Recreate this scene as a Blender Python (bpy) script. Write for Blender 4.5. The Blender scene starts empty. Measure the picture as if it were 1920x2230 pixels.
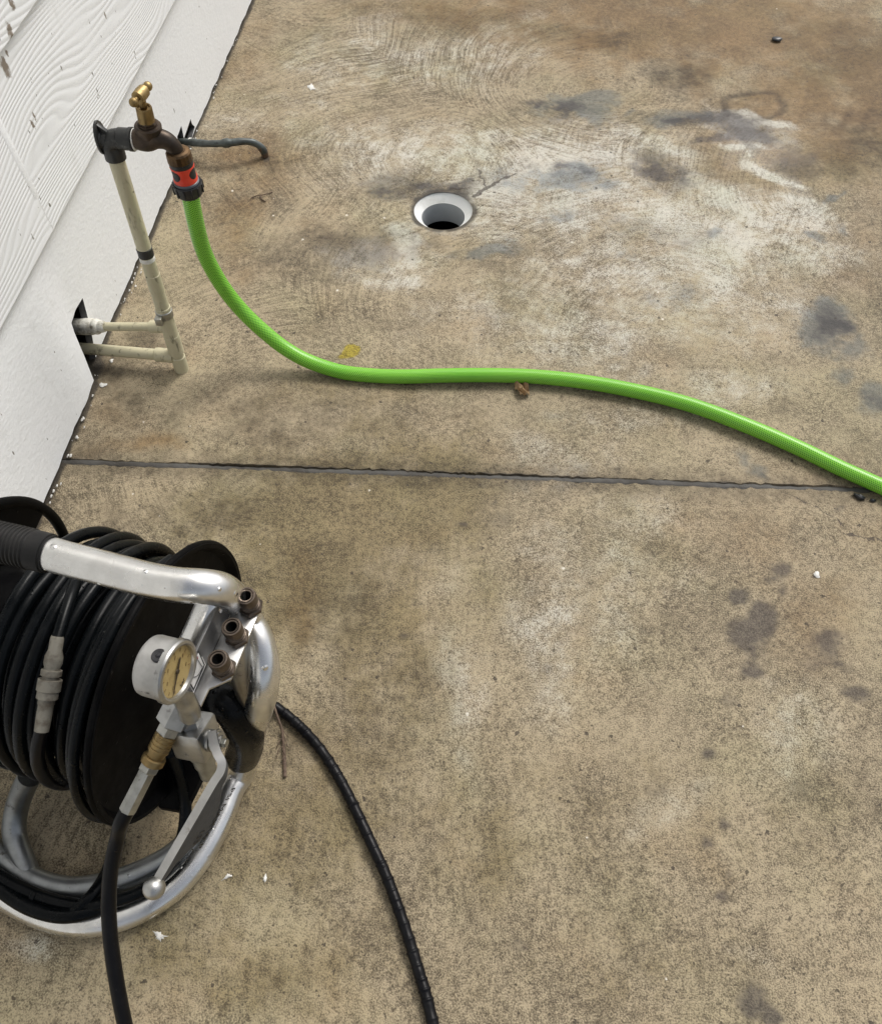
import bpy, bmesh, math, random
import numpy as np
from mathutils import Vector, Matrix

random.seed(7)
RNG = np.random.default_rng(11)
SC = bpy.context.scene
COL = SC.collection

# ------------------------------------------------------------------ camera
PITCH = math.radians(57.0)
CAM_H = 1.0
FPX = 1850.0
cam_data = bpy.data.cameras.new("camera")
cam_data.sensor_fit = 'VERTICAL'
cam_data.sensor_height = 24.0
cam_data.lens = 24.0 * FPX / 2230.0
cam_data.clip_start = 0.02
cam_data.clip_end = 500
cam = bpy.data.objects.new("camera", cam_data)
cam.location = (0, 0, CAM_H)
cam.rotation_euler = (math.radians(90) - PITCH, 0, 0)
COL.objects.link(cam)
SC.camera = cam

# ------------------------------------------------------------------ sky, sun, exposure
SUN_EL, SUN_AZ = math.radians(52), math.radians(40)      # azimuth from +Y towards +X
world = bpy.data.worlds.new("World")
SC.world = world
world.use_nodes = True
wt = world.node_tree
wt.nodes.clear()
w_out = wt.nodes.new("ShaderNodeOutputWorld")
w_bg = wt.nodes.new("ShaderNodeBackground")
w_sky = wt.nodes.new("ShaderNodeTexSky")
w_sky.sky_type = 'NISHITA'
w_sky.sun_disc = False
w_sky.sun_elevation = SUN_EL
w_sky.sun_rotation = SUN_AZ
w_sky.air_density = 1.0
w_sky.dust_density = 4.0
w_hsv = wt.nodes.new("ShaderNodeHueSaturation")
w_hsv.inputs['Saturation'].default_value = 0.36            # overcast: nearly white cloud light
wt.links.new(w_sky.outputs[0], w_hsv.inputs['Color'])
wt.links.new(w_hsv.outputs[0], w_bg.inputs['Color'])
w_bg.inputs['Strength'].default_value = 0.115
wt.links.new(w_bg.outputs[0], w_out.inputs['Surface'])

sun_data = bpy.data.lights.new("sun", 'SUN')
sun_data.energy = 1.9
sun_data.angle = math.radians(24)
sun_data.color = (1.0, 0.965, 0.91)
sun = bpy.data.objects.new("sun", sun_data)
sd = Vector((math.sin(SUN_AZ) * math.cos(SUN_EL), math.cos(SUN_AZ) * math.cos(SUN_EL), math.sin(SUN_EL)))
sun.rotation_euler = sd.to_track_quat('Z', 'Y').to_euler()
sun.location = (2, 3, 6)
COL.objects.link(sun)

SC.view_settings.view_transform = 'Standard'
SC.view_settings.look = 'None'
SC.view_settings.gamma = 1.0
SC.view_settings.use_curve_mapping = False
SC.view_settings.exposure = 0.22

# ------------------------------------------------------------------ measuring helpers (photo survey -> metres)
CAM = np.array([0, 0, CAM_H])
FW = np.array([0, math.cos(PITCH), -math.sin(PITCH)])
UP = np.array([0, math.sin(PITCH), math.cos(PITCH)])
RT = np.array([1.0, 0, 0])

def ray(x, y):
    return FW + RT * ((x - 960) / FPX) - UP * ((y - 1115) / FPX)

def P(x, y, z=0.0):
    d = ray(x, y)
    return CAM + d * ((z - CAM_H) / d[2])

def hit_plane(x, y, p0, n):
    d = ray(x, y)
    return CAM + d * (np.dot(p0 - CAM, n) / np.dot(d, n))

def hit_cyl(x, y, c, ax, R):
    d = ray(x, y)
    o = CAM - c
    dp = d - ax * np.dot(d, ax)
    op = o - ax * np.dot(o, ax)
    A_, B_, C_ = dp @ dp, 2 * dp @ op, op @ op - R * R
    D = B_ * B_ - 4 * A_ * C_
    t = (-B_ - math.sqrt(max(D, 0))) / (2 * A_)
    return CAM + d * t

def unit(v):
    v = np.asarray(v, float)
    return v / np.linalg.norm(v)

# ------------------------------------------------------------------ object helpers
def tag(o, label=None, cat=None, group=None, kind=None):
    if label: o['label'] = label
    if cat: o['category'] = cat
    if group: o['group'] = group
    if kind: o['kind'] = kind
    return o

def thing(name, label, cat, base, group=None, kind=None):
    o = bpy.data.objects.new(name, None)
    o.location = base
    o.empty_display_size = 0.05
    COL.objects.link(o)
    return tag(o, label, cat, group, kind)

def link(name, me, mat=None, parent=None):
    """mesh in world coordinates; parented parts are shifted back by the thing's base"""
    o = bpy.data.objects.new(name, me)
    if mat: me.materials.append(mat)
    if parent is not None:
        o.parent = parent
        if parent.type == 'EMPTY' and not parent.get('local'):
            o.location = -Vector(parent.location)
    COL.objects.link(o)
    return o

def mesh(verts, faces, smooth=True, sharp=None, uvs=None):
    me = bpy.data.meshes.new("mesh")
    me.from_pydata([tuple(v) for v in verts], [], faces)
    if smooth:
        me.polygons.foreach_set('use_smooth', [True] * len(me.polygons))
        if sharp is not None:
            me.set_sharp_from_angle(angle=math.radians(sharp))
    if uvs is not None:
        uvl = me.uv_layers.new(name="UVMap")
        idx = np.zeros(len(me.loops), dtype=np.int32)
        me.loops.foreach_get('vertex_index', idx)
        # uvs given per face corner
        uvl.data.foreach_set('uv', np.asarray(uvs, dtype=np.float32).ravel())
    me.update()
    return me

def from_bm(bm, smooth=False, sharp=None):
    bmesh.ops.recalc_face_normals(bm, faces=bm.faces[:])
    me = bpy.data.meshes.new("mesh")
    bm.to_mesh(me)
    bm.free()
    if smooth:
        me.polygons.foreach_set('use_smooth', [True] * len(me.polygons))
        if sharp is not None:
            me.set_sharp_from_angle(angle=math.radians(sharp))
    return me

def spline(pts, step):
    """centripetal-ish Catmull-Rom through the points, resampled evenly"""
    pts = [np.asarray(p, float) for p in pts]
    if len(pts) == 2:
        L = np.linalg.norm(pts[1] - pts[0])
        n = max(2, int(L / step) + 1)
        return np.array([pts[0] + (pts[1] - pts[0]) * t for t in np.linspace(0, 1, n)])
    ext = [2 * pts[0] - pts[1]] + pts + [2 * pts[-1] - pts[-2]]
    out = []
    for i in range(1, len(ext) - 2):
        p0, p1, p2, p3 = ext[i - 1:i + 3]
        t0 = 0.0
        t1 = t0 + max(np.linalg.norm(p1 - p0), 1e-6) ** 0.5
        t2 = t1 + max(np.linalg.norm(p2 - p1), 1e-6) ** 0.5
        t3 = t2 + max(np.linalg.norm(p3 - p2), 1e-6) ** 0.5
        n = 24
        for t in np.linspace(t1, t2, n, endpoint=False):
            a1 = (t1 - t) / (t1 - t0) * p0 + (t - t0) / (t1 - t0) * p1
            a2 = (t2 - t) / (t2 - t1) * p1 + (t - t1) / (t2 - t1) * p2
            a3 = (t3 - t) / (t3 - t2) * p2 + (t - t2) / (t3 - t2) * p3
            b1 = (t2 - t) / (t2 - t0) * a1 + (t - t0) / (t2 - t0) * a2
            b2 = (t3 - t) / (t3 - t1) * a2 + (t - t1) / (t3 - t1) * a3
            out.append((t2 - t) / (t2 - t1) * b1 + (t - t1) / (t2 - t1) * b2)
    out.append(pts[-1])
    out = np.array(out)
    seg = np.linalg.norm(np.diff(out, axis=0), axis=1)
    s = np.r_[0, np.cumsum(seg)]
    n = max(2, int(s[-1] / step) + 1)
    q = np.linspace(0, s[-1], n)
    return np.stack([np.interp(q, s, out[:, k]) for k in range(3)], 1)

def tube_mesh(path, r, seg=16, cap=True, sharp=None):
    """path: (n,3) samples; r: number or array of n radii"""
    path = np.asarray(path, float)
    n = len(path)
    r = np.full(n, r) if np.isscalar(r) else np.asarray(r, float)
    tang = np.gradient(path, axis=0)
    tang /= np.linalg.norm(tang, axis=1)[:, None] + 1e-12
    nrm = np.cross(tang[0], [0, 0, 1.0])
    if np.linalg.norm(nrm) < 1e-3:
        nrm = np.cross(tang[0], [1.0, 0, 0])
    nrm = unit(nrm)
    V = []
    ang = np.linspace(0, 2 * np.pi, seg, endpoint=False)
    for i in range(n):
        nrm = nrm - tang[i] * np.dot(nrm, tang[i])
        nrm = unit(nrm)
        b = np.cross(tang[i], nrm)
        V.append(path[i] + r[i] * (np.cos(ang)[:, None] * nrm + np.sin(ang)[:, None] * b))
    V = np.concatenate(V)
    s = np.r_[0, np.cumsum(np.linalg.norm(np.diff(path, axis=0), axis=1))]
    F, U = [], []
    for i in range(n - 1):
        for j in range(seg):
            k = (j + 1) % seg
            F.append((i * seg + j, i * seg + k, (i + 1) * seg + k, (i + 1) * seg + j))
            u0, u1 = j / seg, (j + 1) / seg
            U += [(u0, s[i]), (u1, s[i]), (u1, s[i + 1]), (u0, s[i + 1])]
    if cap:
        F.append(tuple(range(seg - 1, -1, -1)))
        U += [(0, 0)] * seg
        F.append(tuple((n - 1) * seg + j for j in range(seg)))
        U += [(0, s[-1])] * seg
    return mesh(V, F, True, sharp if sharp else 60, U)

def tube(name, pts, r, mat, parent=None, step=0.006, seg=16, rfun=None, cap=True):
    path = spline(pts, step)
    if rfun is not None:
        s = np.r_[0, np.cumsum(np.linalg.norm(np.diff(path, axis=0), axis=1))]
        r = np.array([rfun(v, s[-1]) for v in s])
    return link(name, tube_mesh(path, r, seg, cap), mat, parent)

def lathe_mesh(origin, axis, prof, seg=28, sharp=35, phase=0.0, cap=True):
    """prof: list of (distance along axis, radius)"""
    origin = np.asarray(origin, float)
    ax = unit(axis)
    h = np.array([0, 0, 1.0]) if abs(ax[2]) < 0.9 else np.array([1.0, 0, 0])
    e1 = unit(np.cross(ax, h))
    e2 = np.cross(ax, e1)
    ang = np.linspace(0, 2 * np.pi, seg, endpoint=False) + phase
    V, F = [], []
    for d, r in prof:
        V.append(origin + ax * d + r * (np.cos(ang)[:, None] * e1 + np.sin(ang)[:, None] * e2))
    V = np.concatenate(V)
    n = len(prof)
    for i in range(n - 1):
        for j in range(seg):
            k = (j + 1) % seg
            F.append((i * seg + j, i * seg + k, (i + 1) * seg + k, (i + 1) * seg + j))
    if cap and prof[0][1] > 1e-6: F.append(tuple(range(seg - 1, -1, -1)))
    if cap and prof[-1][1] > 1e-6: F.append(tuple((n - 1) * seg + j for j in range(seg)))
    return mesh(V, F, True, sharp)

def lathe(name, origin, axis, prof, mat, parent=None, seg=28, sharp=35, phase=0.0, cap=True):
    return link(name, lathe_mesh(origin, axis, prof, seg, sharp, phase, cap), mat, parent)

def hexnut(name, origin, axis, d0, d1, r, mat, parent=None, phase=0.0):
    c = min(0.0012, (d1 - d0) * 0.2)
    return lathe(name, origin, axis, [(d0, r * .9), (d0 + c, r), (d1 - c, r), (d1, r * .9)], mat, parent, 6, 20, phase)

def prism_mesh(loop, vec, bevel=0.0):
    """polygon loop (world points) extruded by vec"""
    bm = bmesh.new()
    vs = [bm.verts.new(tuple(p)) for p in loop]
    f = bm.faces.new(vs)
    ret = bmesh.ops.extrude_face_region(bm, geom=[f])
    nv = [e for e in ret['geom'] if isinstance(e, bmesh.types.BMVert)]
    bmesh.ops.translate(bm, vec=Vector(vec), verts=nv)
    if bevel > 0:
        bmesh.ops.bevel(bm, geom=bm.edges[:], offset=bevel, segments=2, affect='EDGES', profile=0.5)
    return from_bm(bm, True, 30)

def sphere_mesh(c, r, seg=20, squash=(1, 1, 1), jitter=0.0, seed=0):
    bm = bmesh.new()
    bmesh.ops.create_uvsphere(bm, u_segments=seg, v_segments=seg // 2 + 2, radius=1)
    rg = random.Random(seed)
    for v in bm.verts:
        k = 1 + jitter * (rg.random() - .5)
        v.co = Vector((v.co.x * r * squash[0] * k + c[0], v.co.y * r * squash[1] * k + c[1], v.co.z * r * squash[2] * k + c[2]))
    return from_bm(bm, True)

def box_mesh(x0, x1, y0, y1, z0, z1, bevel=0.0):
    return prism_mesh([(x0, y0, z0), (x1, y0, z0), (x1, y1, z0), (x0, y1, z0)], (0, 0, z1 - z0), bevel)

def obox_mesh(c, ex, ey, ez, sx, sy, sz, bevel=0.0):
    c, ex, ey, ez = (np.asarray(v, float) for v in (c, ex, ey, ez))
    l = [c + ex * sx * a + ey * sy * b - ez * sz for a, b in ((-.5, -.5), (.5, -.5), (.5, .5), (-.5, .5))]
    l = [p + ez * sz * .5 for p in l]
    return prism_mesh(l, ez * sz, bevel)

# ------------------------------------------------------------------ material helpers
class NT:
    def __init__(s, name):
        s.mat = bpy.data.materials.new(name)
        s.mat.use_nodes = True
        s.t = s.mat.node_tree
        s.t.nodes.clear()
        s.out = s.t.nodes.new("ShaderNodeOutputMaterial")
        s.b = s.t.nodes.new("ShaderNodeBsdfPrincipled")
        s.t.links.new(s.b.outputs[0], s.out.inputs['Surface'])
    def n(s, typ, **kw):
        nd = s.t.nodes.new(typ)
        for k, v in kw.items(): setattr(nd, k, v)
        return nd
    def put(s, sock, v):
        if isinstance(v, bpy.types.NodeSocket): s.t.links.new(v, sock)
        elif v is not None:
            if sock.type == 'RGBA' and not np.isscalar(v) and len(v) == 3: v = (*v, 1)
            sock.default_value = v
    def m(s, op, a, b=None, c=None, clamp=False):
        nd = s.n("ShaderNodeMath", operation=op, use_clamp=clamp)
        s.put(nd.inputs[0], a)
        if b is not None: s.put(nd.inputs[1], b)
        if c is not None: s.put(nd.inputs[2], c)
        return nd.outputs[0]
    def v(s, op, a, b=None, scale=None):
        nd = s.n("ShaderNodeVectorMath", operation=op)
        s.put(nd.inputs[0], a)
        if b is not None: s.put(nd.inputs[1], b)
        if scale is not None: s.put(nd.inputs['Scale'], scale)
        return nd.outputs['Value'] if op in ('LENGTH', 'DISTANCE', 'DOT_PRODUCT') else nd.outputs['Vector']
    def comb(s, x, y, z):
        nd = s.n("ShaderNodeCombineXYZ")
        for i, q in enumerate((x, y, z)): s.put(nd.inputs[i], q)
        return nd.outputs[0]
    def sep(s, v):
        nd = s.n("ShaderNodeSeparateXYZ")
        s.put(nd.inputs[0], v)
        return nd.outputs
    def coord(s, kind='Object'):
        return s.n("ShaderNodeTexCoord").outputs[kind]
    def noise(s, vec, scale, detail=2.0, rough=0.5, dist=0.0, out='Fac', dims='3D'):
        nd = s.n("ShaderNodeTexNoise", noise_dimensions=dims)
        s.put(nd.inputs['Vector'], vec)
        s.put(nd.inputs['Scale'], scale)
        nd.inputs['Detail'].default_value = detail
        nd.inputs['Roughness'].default_value = rough
        nd.inputs['Distortion'].default_value = dist
        return nd.outputs[out]
    def voro(s, vec, scale, feature='F1', out='Distance', rand=1.0):
        nd = s.n("ShaderNodeTexVoronoi", feature=feature)
        s.put(nd.inputs['Vector'], vec)
        s.put(nd.inputs['Scale'], scale)
        nd.inputs['Randomness'].default_value = rand
        return nd.outputs[out]
    def ss(s, x, lo, hi, a=0.0, b=1.0):
        nd = s.n("ShaderNodeMapRange", interpolation_type='SMOOTHSTEP')
        s.put(nd.inputs['Value'], x)
        for k, q in (('From Min', lo), ('From Max', hi), ('To Min', a), ('To Max', b)): s.put(nd.inputs[k], q)
        return nd.outputs[0]
    def mix(s, f, a, b, mode='MIX'):
        nd = s.n("ShaderNodeMix", data_type='RGBA', blend_type=mode)
        s.put(nd.inputs[0], f)
        s.put(nd.inputs[6], a)
        s.put(nd.inputs[7], b)
        return nd.outputs[2]
    def attr(s, name, out='Fac'):
        nd = s.n("ShaderNodeAttribute", attribute_name=name)
        return nd.outputs[out]
    def bump(s, h, strength=1.0, dist=0.001, normal=None):
        nd = s.n("ShaderNodeBump")
        nd.inputs['Strength'].default_value = strength
        nd.inputs['Distance'].default_value = dist
        s.put(nd.inputs['Height'], h)
        if normal is not None: s.put(nd.inputs['Normal'], normal)
        s.put(s.b.inputs['Normal'], nd.outputs[0])
        return nd.outputs[0]
    def set(s, **kw):
        names = dict(color='Base Color', rough='Roughness', metal='Metallic', coat='Coat Weight', coatr='Coat Roughness',
                     trans='Transmission Weight', ior='IOR', spec='Specular IOR Level', sss='Subsurface Weight')
        for k, q in kw.items(): s.put(s.b.inputs[names[k]], q)
        return s.mat

# ---- concrete
def concrete_material():
    t = NT("weathered_concrete")
    p = t.coord('Object')
    warp = t.v('SUBTRACT', t.noise(p, 1.7, 2, out='Color'), (.5, .5, .5))
    pw = t.v('ADD', p, t.v('SCALE', warp, scale=.28))
    # trowel fans
    def fan(scale, freq, off):
        q = t.v('ADD', pw, off)
        vn = t.n("ShaderNodeTexVoronoi", feature='F1', voronoi_dimensions='2D')
        t.put(vn.inputs['Vector'], q); vn.inputs['Scale'].default_value = scale
        d = t.v('SUBTRACT', t.v('SUBTRACT', q, vn.outputs['Position']), (.13, -.1, 0))
        x, y, _ = t.sep(d)
        r = t.m('SQRT', t.m('ADD', t.m('MULTIPLY', x, x), t.m('MULTIPLY', y, y)))
        a = t.m('ARCTAN2', y, x)
        cr = t.sep(vn.outputs['Color'])[0]
        return t.noise(t.comb(t.m('MULTIPLY', r, freq), t.m('MULTIPLY', a, 3.2), t.m('MULTIPLY', cr, 37)), 1.0, 2.5, .55)
    broomn = t.noise(t.v('MULTIPLY', pw, (165, 15, 1)), 1.0, 3, .6)
    lines = t.m('ADD', t.m('MULTIPLY', fan(2.1, 210, (0, 0, 0)), .65), t.m('MULTIPLY', fan(3.1, 250, (5.3, 2.1, 0)), .35))
    swirl = t.attr('swirl')
    # speckle
    fine = t.noise(p, 560, 2, .7)
    med = t.noise(p, 110, 3, .7)
    big = t.noise(p, 14, 4, .6)
    macro = t.noise(p, 3.1, 4, .6)
    lin_c = t.m('MULTIPLY', t.m('SUBTRACT', lines, .5), t.m('MULTIPLY', swirl, 1.9))
    tone = t.m('ADD', t.m('MULTIPLY', t.m('SUBTRACT', fine, .5), 2.2), t.m('MULTIPLY', t.m('SUBTRACT', med, .5), 1.1))
    tone = t.m('ADD', tone, lin_c)
    tone = t.m('ADD', tone, t.m('MULTIPLY', t.m('SUBTRACT', broomn, .5), t.m('MULTIPLY', t.attr('broom'), .8)))
    tone = t.m('ADD', tone, t.m('MULTIPLY', t.m('SUBTRACT', big, .5), .75))
    tone = t.m('ADD', tone, t.m('MULTIPLY', t.m('SUBTRACT', macro, .5), .80))
    edge = t.m('ADD', t.m('MULTIPLY', t.m('SUBTRACT', t.noise(p, 38, 4, .65), .5), .8), t.m('MULTIPLY', t.m('SUBTRACT', fine, .5), .55))
    edge = t.m('ADD', edge, t.m('MULTIPLY', lin_c, .35))
    def mask(name, lo=.25, hi=.75, k=1.3):
        return t.ss(t.m('ADD', t.attr(name), t.m('MULTIPLY', edge, t.m('MINIMUM', t.m('MULTIPLY', t.attr(name), 3.0), k))), lo, hi)
    tan_, pale = t.ss(t.m('ADD', t.attr('tan'), t.m('MULTIPLY', edge, .45)), .1, .95), mask('pale', .15, .9)
    blue, dark, olive, spot = mask('blue', .2, .85), mask('dark', .15, .95), mask('olive', .1, 1.), mask('spot', .22, .78, 1.7)
    light = t.mix(tan_, (.412, .340, .224), (.262, .174, .082))
    light = t.mix(t.m('MULTIPLY', pale, 1.0), light, (.56, .535, .465))
    dk = t.mix(tan_, (.090, .069, .042), (.088, .054, .024))
    f = t.ss(t.m('ADD', t.m('ADD', tone, .53), t.m('MULTIPLY', pale, .22)), -.01, 1.0)
    col = t.mix(f, dk, light)
    # hue drift
    hue = t.noise(p, 5.3, 3, .55)
    col = t.mix(t.ss(hue, .42, .72, 0, .38), col, (.82, .90, .74), 'MULTIPLY')
    col = t.mix(t.ss(t.noise(p, 7.7, 3, .55), .5, .75, 0, .35), col, (.98, .86, .74), 'MULTIPLY')
    col = t.mix(t.m('MULTIPLY', olive, .75), col, (.56, .52, .36), 'MULTIPLY')
    col = t.mix(t.m('MULTIPLY', dark, .80), col, (.26, .235, .215), 'MULTIPLY')
    col = t.mix(t.m('MULTIPLY', blue, .75), col, (.46, .54, .64), 'MULTIPLY')
    col = t.mix(t.m('MULTIPLY', blue, .28), col, (.16, .17, .175))
    col = t.mix(t.m('MULTIPLY', spot, .82), col, (.29, .28, .31), 'MULTIPLY')
    col = t.mix(t.m('MULTIPLY', spot, .18), col, (.11, .10, .10))
    # pits and droppings of dark specks
    pit = t.m('MULTIPLY', t.ss(t.noise(p, 150, 1, .5), .70, .77), t.attr('pits'))
    col = t.mix(pit, col, (.045, .034, .022))
    v1 = t.n("ShaderNodeTexVoronoi", feature='F1', voronoi_dimensions='2D')
    t.put(v1.inputs['Vector'], p); v1.inputs['Scale'].default_value = 27
    rnd = t.sep(v1.outputs['Color'])
    speck = t.m('MULTIPLY', t.m('LESS_THAN', t.m('ADD', v1.outputs['Distance'], t.m('MULTIPLY', t.m('SUBTRACT', fine, .5), .16)), t.m('MULTIPLY', t.m('MULTIPLY', rnd[1], rnd[1]), .075)), t.m('GREATER_THAN', rnd[0], .45))
    col = t.mix(t.m('MULTIPLY', speck, .8), col, (.040, .030, .022))
    v2 = t.n("ShaderNodeTexVoronoi", feature='F1', voronoi_dimensions='2D')
    t.put(v2.inputs['Vector'], t.v('ADD', p, (3.3, 1.7, 0))); v2.inputs['Scale'].default_value = 15
    rn2 = t.sep(v2.outputs['Color'])
    fleck = t.m('MULTIPLY', t.m('LESS_THAN', t.m('ADD', v2.outputs['Distance'], t.m('MULTIPLY', t.m('SUBTRACT', fine, .5), .09)), t.m('MULTIPLY', t.m('MULTIPLY', rn2[1], rn2[1]), .036)), t.m('GREATER_THAN', rn2[0], t.m('SUBTRACT', .985, t.m('MULTIPLY', t.attr('flecks'), .75))))
    col = t.mix(fleck, col, (.62, .58, .50))
    # black dirt beside the joint and the wall, yellow paint splash
    col = t.mix(t.m('MULTIPLY', t.ss(t.m('ADD', t.attr('edge_dirt'), t.m('MULTIPLY', edge, .55)), .35, .85), .85), col, (.035, .030, .024))
    yel = t.ss(t.m('ADD', t.attr('yellow'), t.m('MULTIPLY', edge, .5)), .45, .75)
    col = t.mix(t.m('MULTIPLY', yel, .85), col, t.mix(f, (.14, .10, .004), (.42, .33, .012)))
    # cracks near the drain
    cwarp = t.v('SUBTRACT', t.noise(p, 60, 3, .6, out='Color'), (.5, .5, .5))
    pc_ = t.v('ADD', p, t.v('SCALE', cwarp, scale=.022))
    cd_ = None
    for pa, pb, wd in CRACKS:
        pa, pb = Vector(pa), Vector(pb)
        ab = pb - pa
        rel = t.v('MULTIPLY', t.v('SUBTRACT', pc_, tuple(pa)), (1, 1, 0))
        k_ = t.m('DIVIDE', t.v('DOT_PRODUCT', rel, tuple(ab)), ab.length_squared, clamp=True)
        dd = t.m('DIVIDE', t.v('LENGTH', t.v('SUBTRACT', rel, t.v('SCALE', tuple(ab), scale=k_))), wd)
        cd_ = dd if cd_ is None else t.m('MINIMUM', cd_, dd)
    crack = t.m('MULTIPLY', t.ss(t.m('ADD', cd_, t.m('MULTIPLY', t.m('SUBTRACT', med, .5), 1.6)), 1.3, .5), .8)
    col = t.mix(crack, col, (.055, .042, .033))
    wet = t.ss(t.m('ADD', t.attr('wet'), t.m('MULTIPLY', edge, .5)), .3, .8)
    rough = t.m('SUBTRACT', t.m('ADD', .62, t.m('MULTIPLY', fine, .2)), t.m('MULTIPLY', wet, .42))
    h = t.m('ADD', t.m('MULTIPLY', t.m('SUBTRACT', lines, .5), t.m('ADD', t.m('MULTIPLY', swirl, 1.5), .25)), t.m('ADD', t.m('MULTIPLY', fine, .8), t.m('MULTIPLY', med, .9)))
    t.bump(h, .75, .0016)
    return t.set(color=col, rough=rough, spec=.42)

def white_paint(name, grain):
    t = NT(name)
    p = t.coord('Object')
    info = t.n("ShaderNodeObjectInfo")
    q = t.v('ADD', p, t.comb(t.m('MULTIPLY', info.outputs['Random'], 17.0), 0, t.m('MULTIPLY', info.outputs['Random'], 5.0)))
    col = t.mix(t.noise(q, 4, 3, .6), (.80, .82, .83), (.86, .875, .88))
    # dirt specks drawn out downwards
    sx, sy, sz = t.sep(q)
    sx0, sy0, sz0 = t.sep(p)
    dv = t.comb(t.m('MULTIPLY', sx, 1.0), sy, t.m('MULTIPLY', sz, .5))
    n1 = t.noise(dv, 95, 2, .55)
    zone = t.ss(t.noise(q, 9, 3, .6), .45, .7, .0, .055)
    dirt = t.ss(n1, t.m('SUBTRACT', .745, zone), t.m('SUBTRACT', .775, zone))
    col = t.mix(t.m('MULTIPLY', dirt, .85), col, (.10, .085, .06))
    col = t.mix(t.ss(t.noise(dv, 22, 5, .7), .56, .80, 0, .30), col, (.50, .50, .46))
    if grain:
        # bare spots where the paint has come off the boards
        lz = t.sep(info.outputs['Location'])[2]
        wz = t.m('ADD', sz0, lz)
        chips = None
        jn = t.m('MULTIPLY', t.m('SUBTRACT', t.noise(p, 120, 3, .6), .5), .014)
        for cs, cz, rr in [(-1.0048, 0.4529, 0.006), (-1.0069, 0.4485, 0.007), (-1.0348, 0.4265, 0.006), (-1.037, 0.422, 0.009), (-1.0252, 0.3533, 0.0045), (-1.0366, 0.3489, 0.004), (-0.9789, 0.4692, 0.006), (-0.7439, 0.3401, 0.0025), (-1.0205, 0.43, 0.003)]:
            dx = t.m('SUBTRACT', sx0, cs); dz = t.m('MULTIPLY', t.m('SUBTRACT', wz, cz), .55)
            dd = t.m('ADD', t.m('SQRT', t.m('ADD', t.m('MULTIPLY', dx, dx), t.m('MULTIPLY', dz, dz))), jn)
            mk = t.ss(dd, rr, rr * .5)
            chips = mk if chips is None else t.m('MAXIMUM', chips, mk)
        col = t.mix(t.m('MULTIPLY', chips, .85), col, (.13, .085, .04))
        g = t.comb(t.m('MULTIPLY', sx, 1.35), 0, t.m('MULTIPLY', sz, 6.2))
        base = t.noise(g, 1.5, 1.6, .35, .12)
        ph = t.m('ADD', t.m('MULTIPLY', base, 150.0), t.m('MULTIPLY', sz, 950.0))
        wv = t.m('SINE', ph)
        ridge = t.m('POWER', t.m('ADD', t.m('MULTIPLY', wv, .5), .5), .7)
        fade = t.ss(t.noise(q, 6.5, 2, .5), .30, .55, .25, 1.0)
        h = t.m('ADD', t.m('MULTIPLY', ridge, fade), t.m('MULTIPLY', t.noise(q, 260, 2, .5), .12))
        groove = t.m('MULTIPLY', t.ss(ridge, .38, .05), fade)
        col = t.mix(t.m('MULTIPLY', groove, .16), col, (.50, .51, .51))
        t.bump(h, .75, .0005)
    else:
        h = t.m('ADD', t.m('MULTIPLY', t.noise(t.comb(t.m('MULTIPLY', sx, .6), sy, sz), 170, 3, .6), 1.0), t.m('MULTIPLY', t.noise(q, 40, 2, .5), .5))
        t.bump(h, .55, .0014)
        low = t.ss(t.m('ADD', sz, t.m('MULTIPLY', t.noise(q, 30, 3, .6), .03)), .032, .004)
        col = t.mix(t.m('MULTIPLY', low, .22), col, (.30, .28, .24))
    return t.set(color=col, rough=.52, spec=.35)

def metal(name, c1, c2, rough=.3, wet=0.0, brush=0.0, dirt=0.0, dirtc=(.05, .04, .03), mt=1.0, drops=0.0):
    t = NT(name)
    p = t.coord('Object')
    n1 = t.noise(p, 45, 4, .6)
    col = t.mix(t.ss(n1, .35, .7), c1, c2)
    r = t.m('ADD', rough, t.m('ADD', t.m('MULTIPLY', t.m('SUBTRACT', t.noise(p, 90, 3, .6), .5), .2), t.m('MULTIPLY', t.m('SUBTRACT', t.noise(p, 24, 2, .5), .5), .45)), clamp=True)
    if dirt > 0:
        dm = t.ss(t.m('ADD', t.noise(p, 70, 4, .7), 0), .62 - dirt * .2, .78 - dirt * .2)
        col = t.mix(t.m('MULTIPLY', dm, .8), col, dirtc)
        r = t.m('ADD', r, t.m('MULTIPLY', dm, .25))
        t.put(t.b.inputs['Metallic'], t.m('SUBTRACT', mt, t.m('MULTIPLY', dm, .5 * mt)))
    else:
        t.set(metal=mt)
    h = t.m('MULTIPLY', t.noise(p, 300, 2, .5), .06)
    if drops > 0:
        v = t.n("ShaderNodeTexVoronoi", feature='F1')
        t.put(v.inputs['Vector'], p); v.inputs['Scale'].default_value = 105
        rd = t.sep(v.outputs['Color'])
        drop = t.m('MULTIPLY', t.ss(v.outputs['Distance'], t.m('MULTIPLY', rd[1], .42), .0), t.m('GREATER_THAN', rd[0], 1 - drops))
        h = t.m('ADD', h, t.m('MULTIPLY', drop, 2.2))
        r = t.m('SUBTRACT', r, t.m('MULTIPLY', drop, .12))
    t.bump(h, .5, .0012)
    return t.set(color=col, rough=r)

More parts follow.
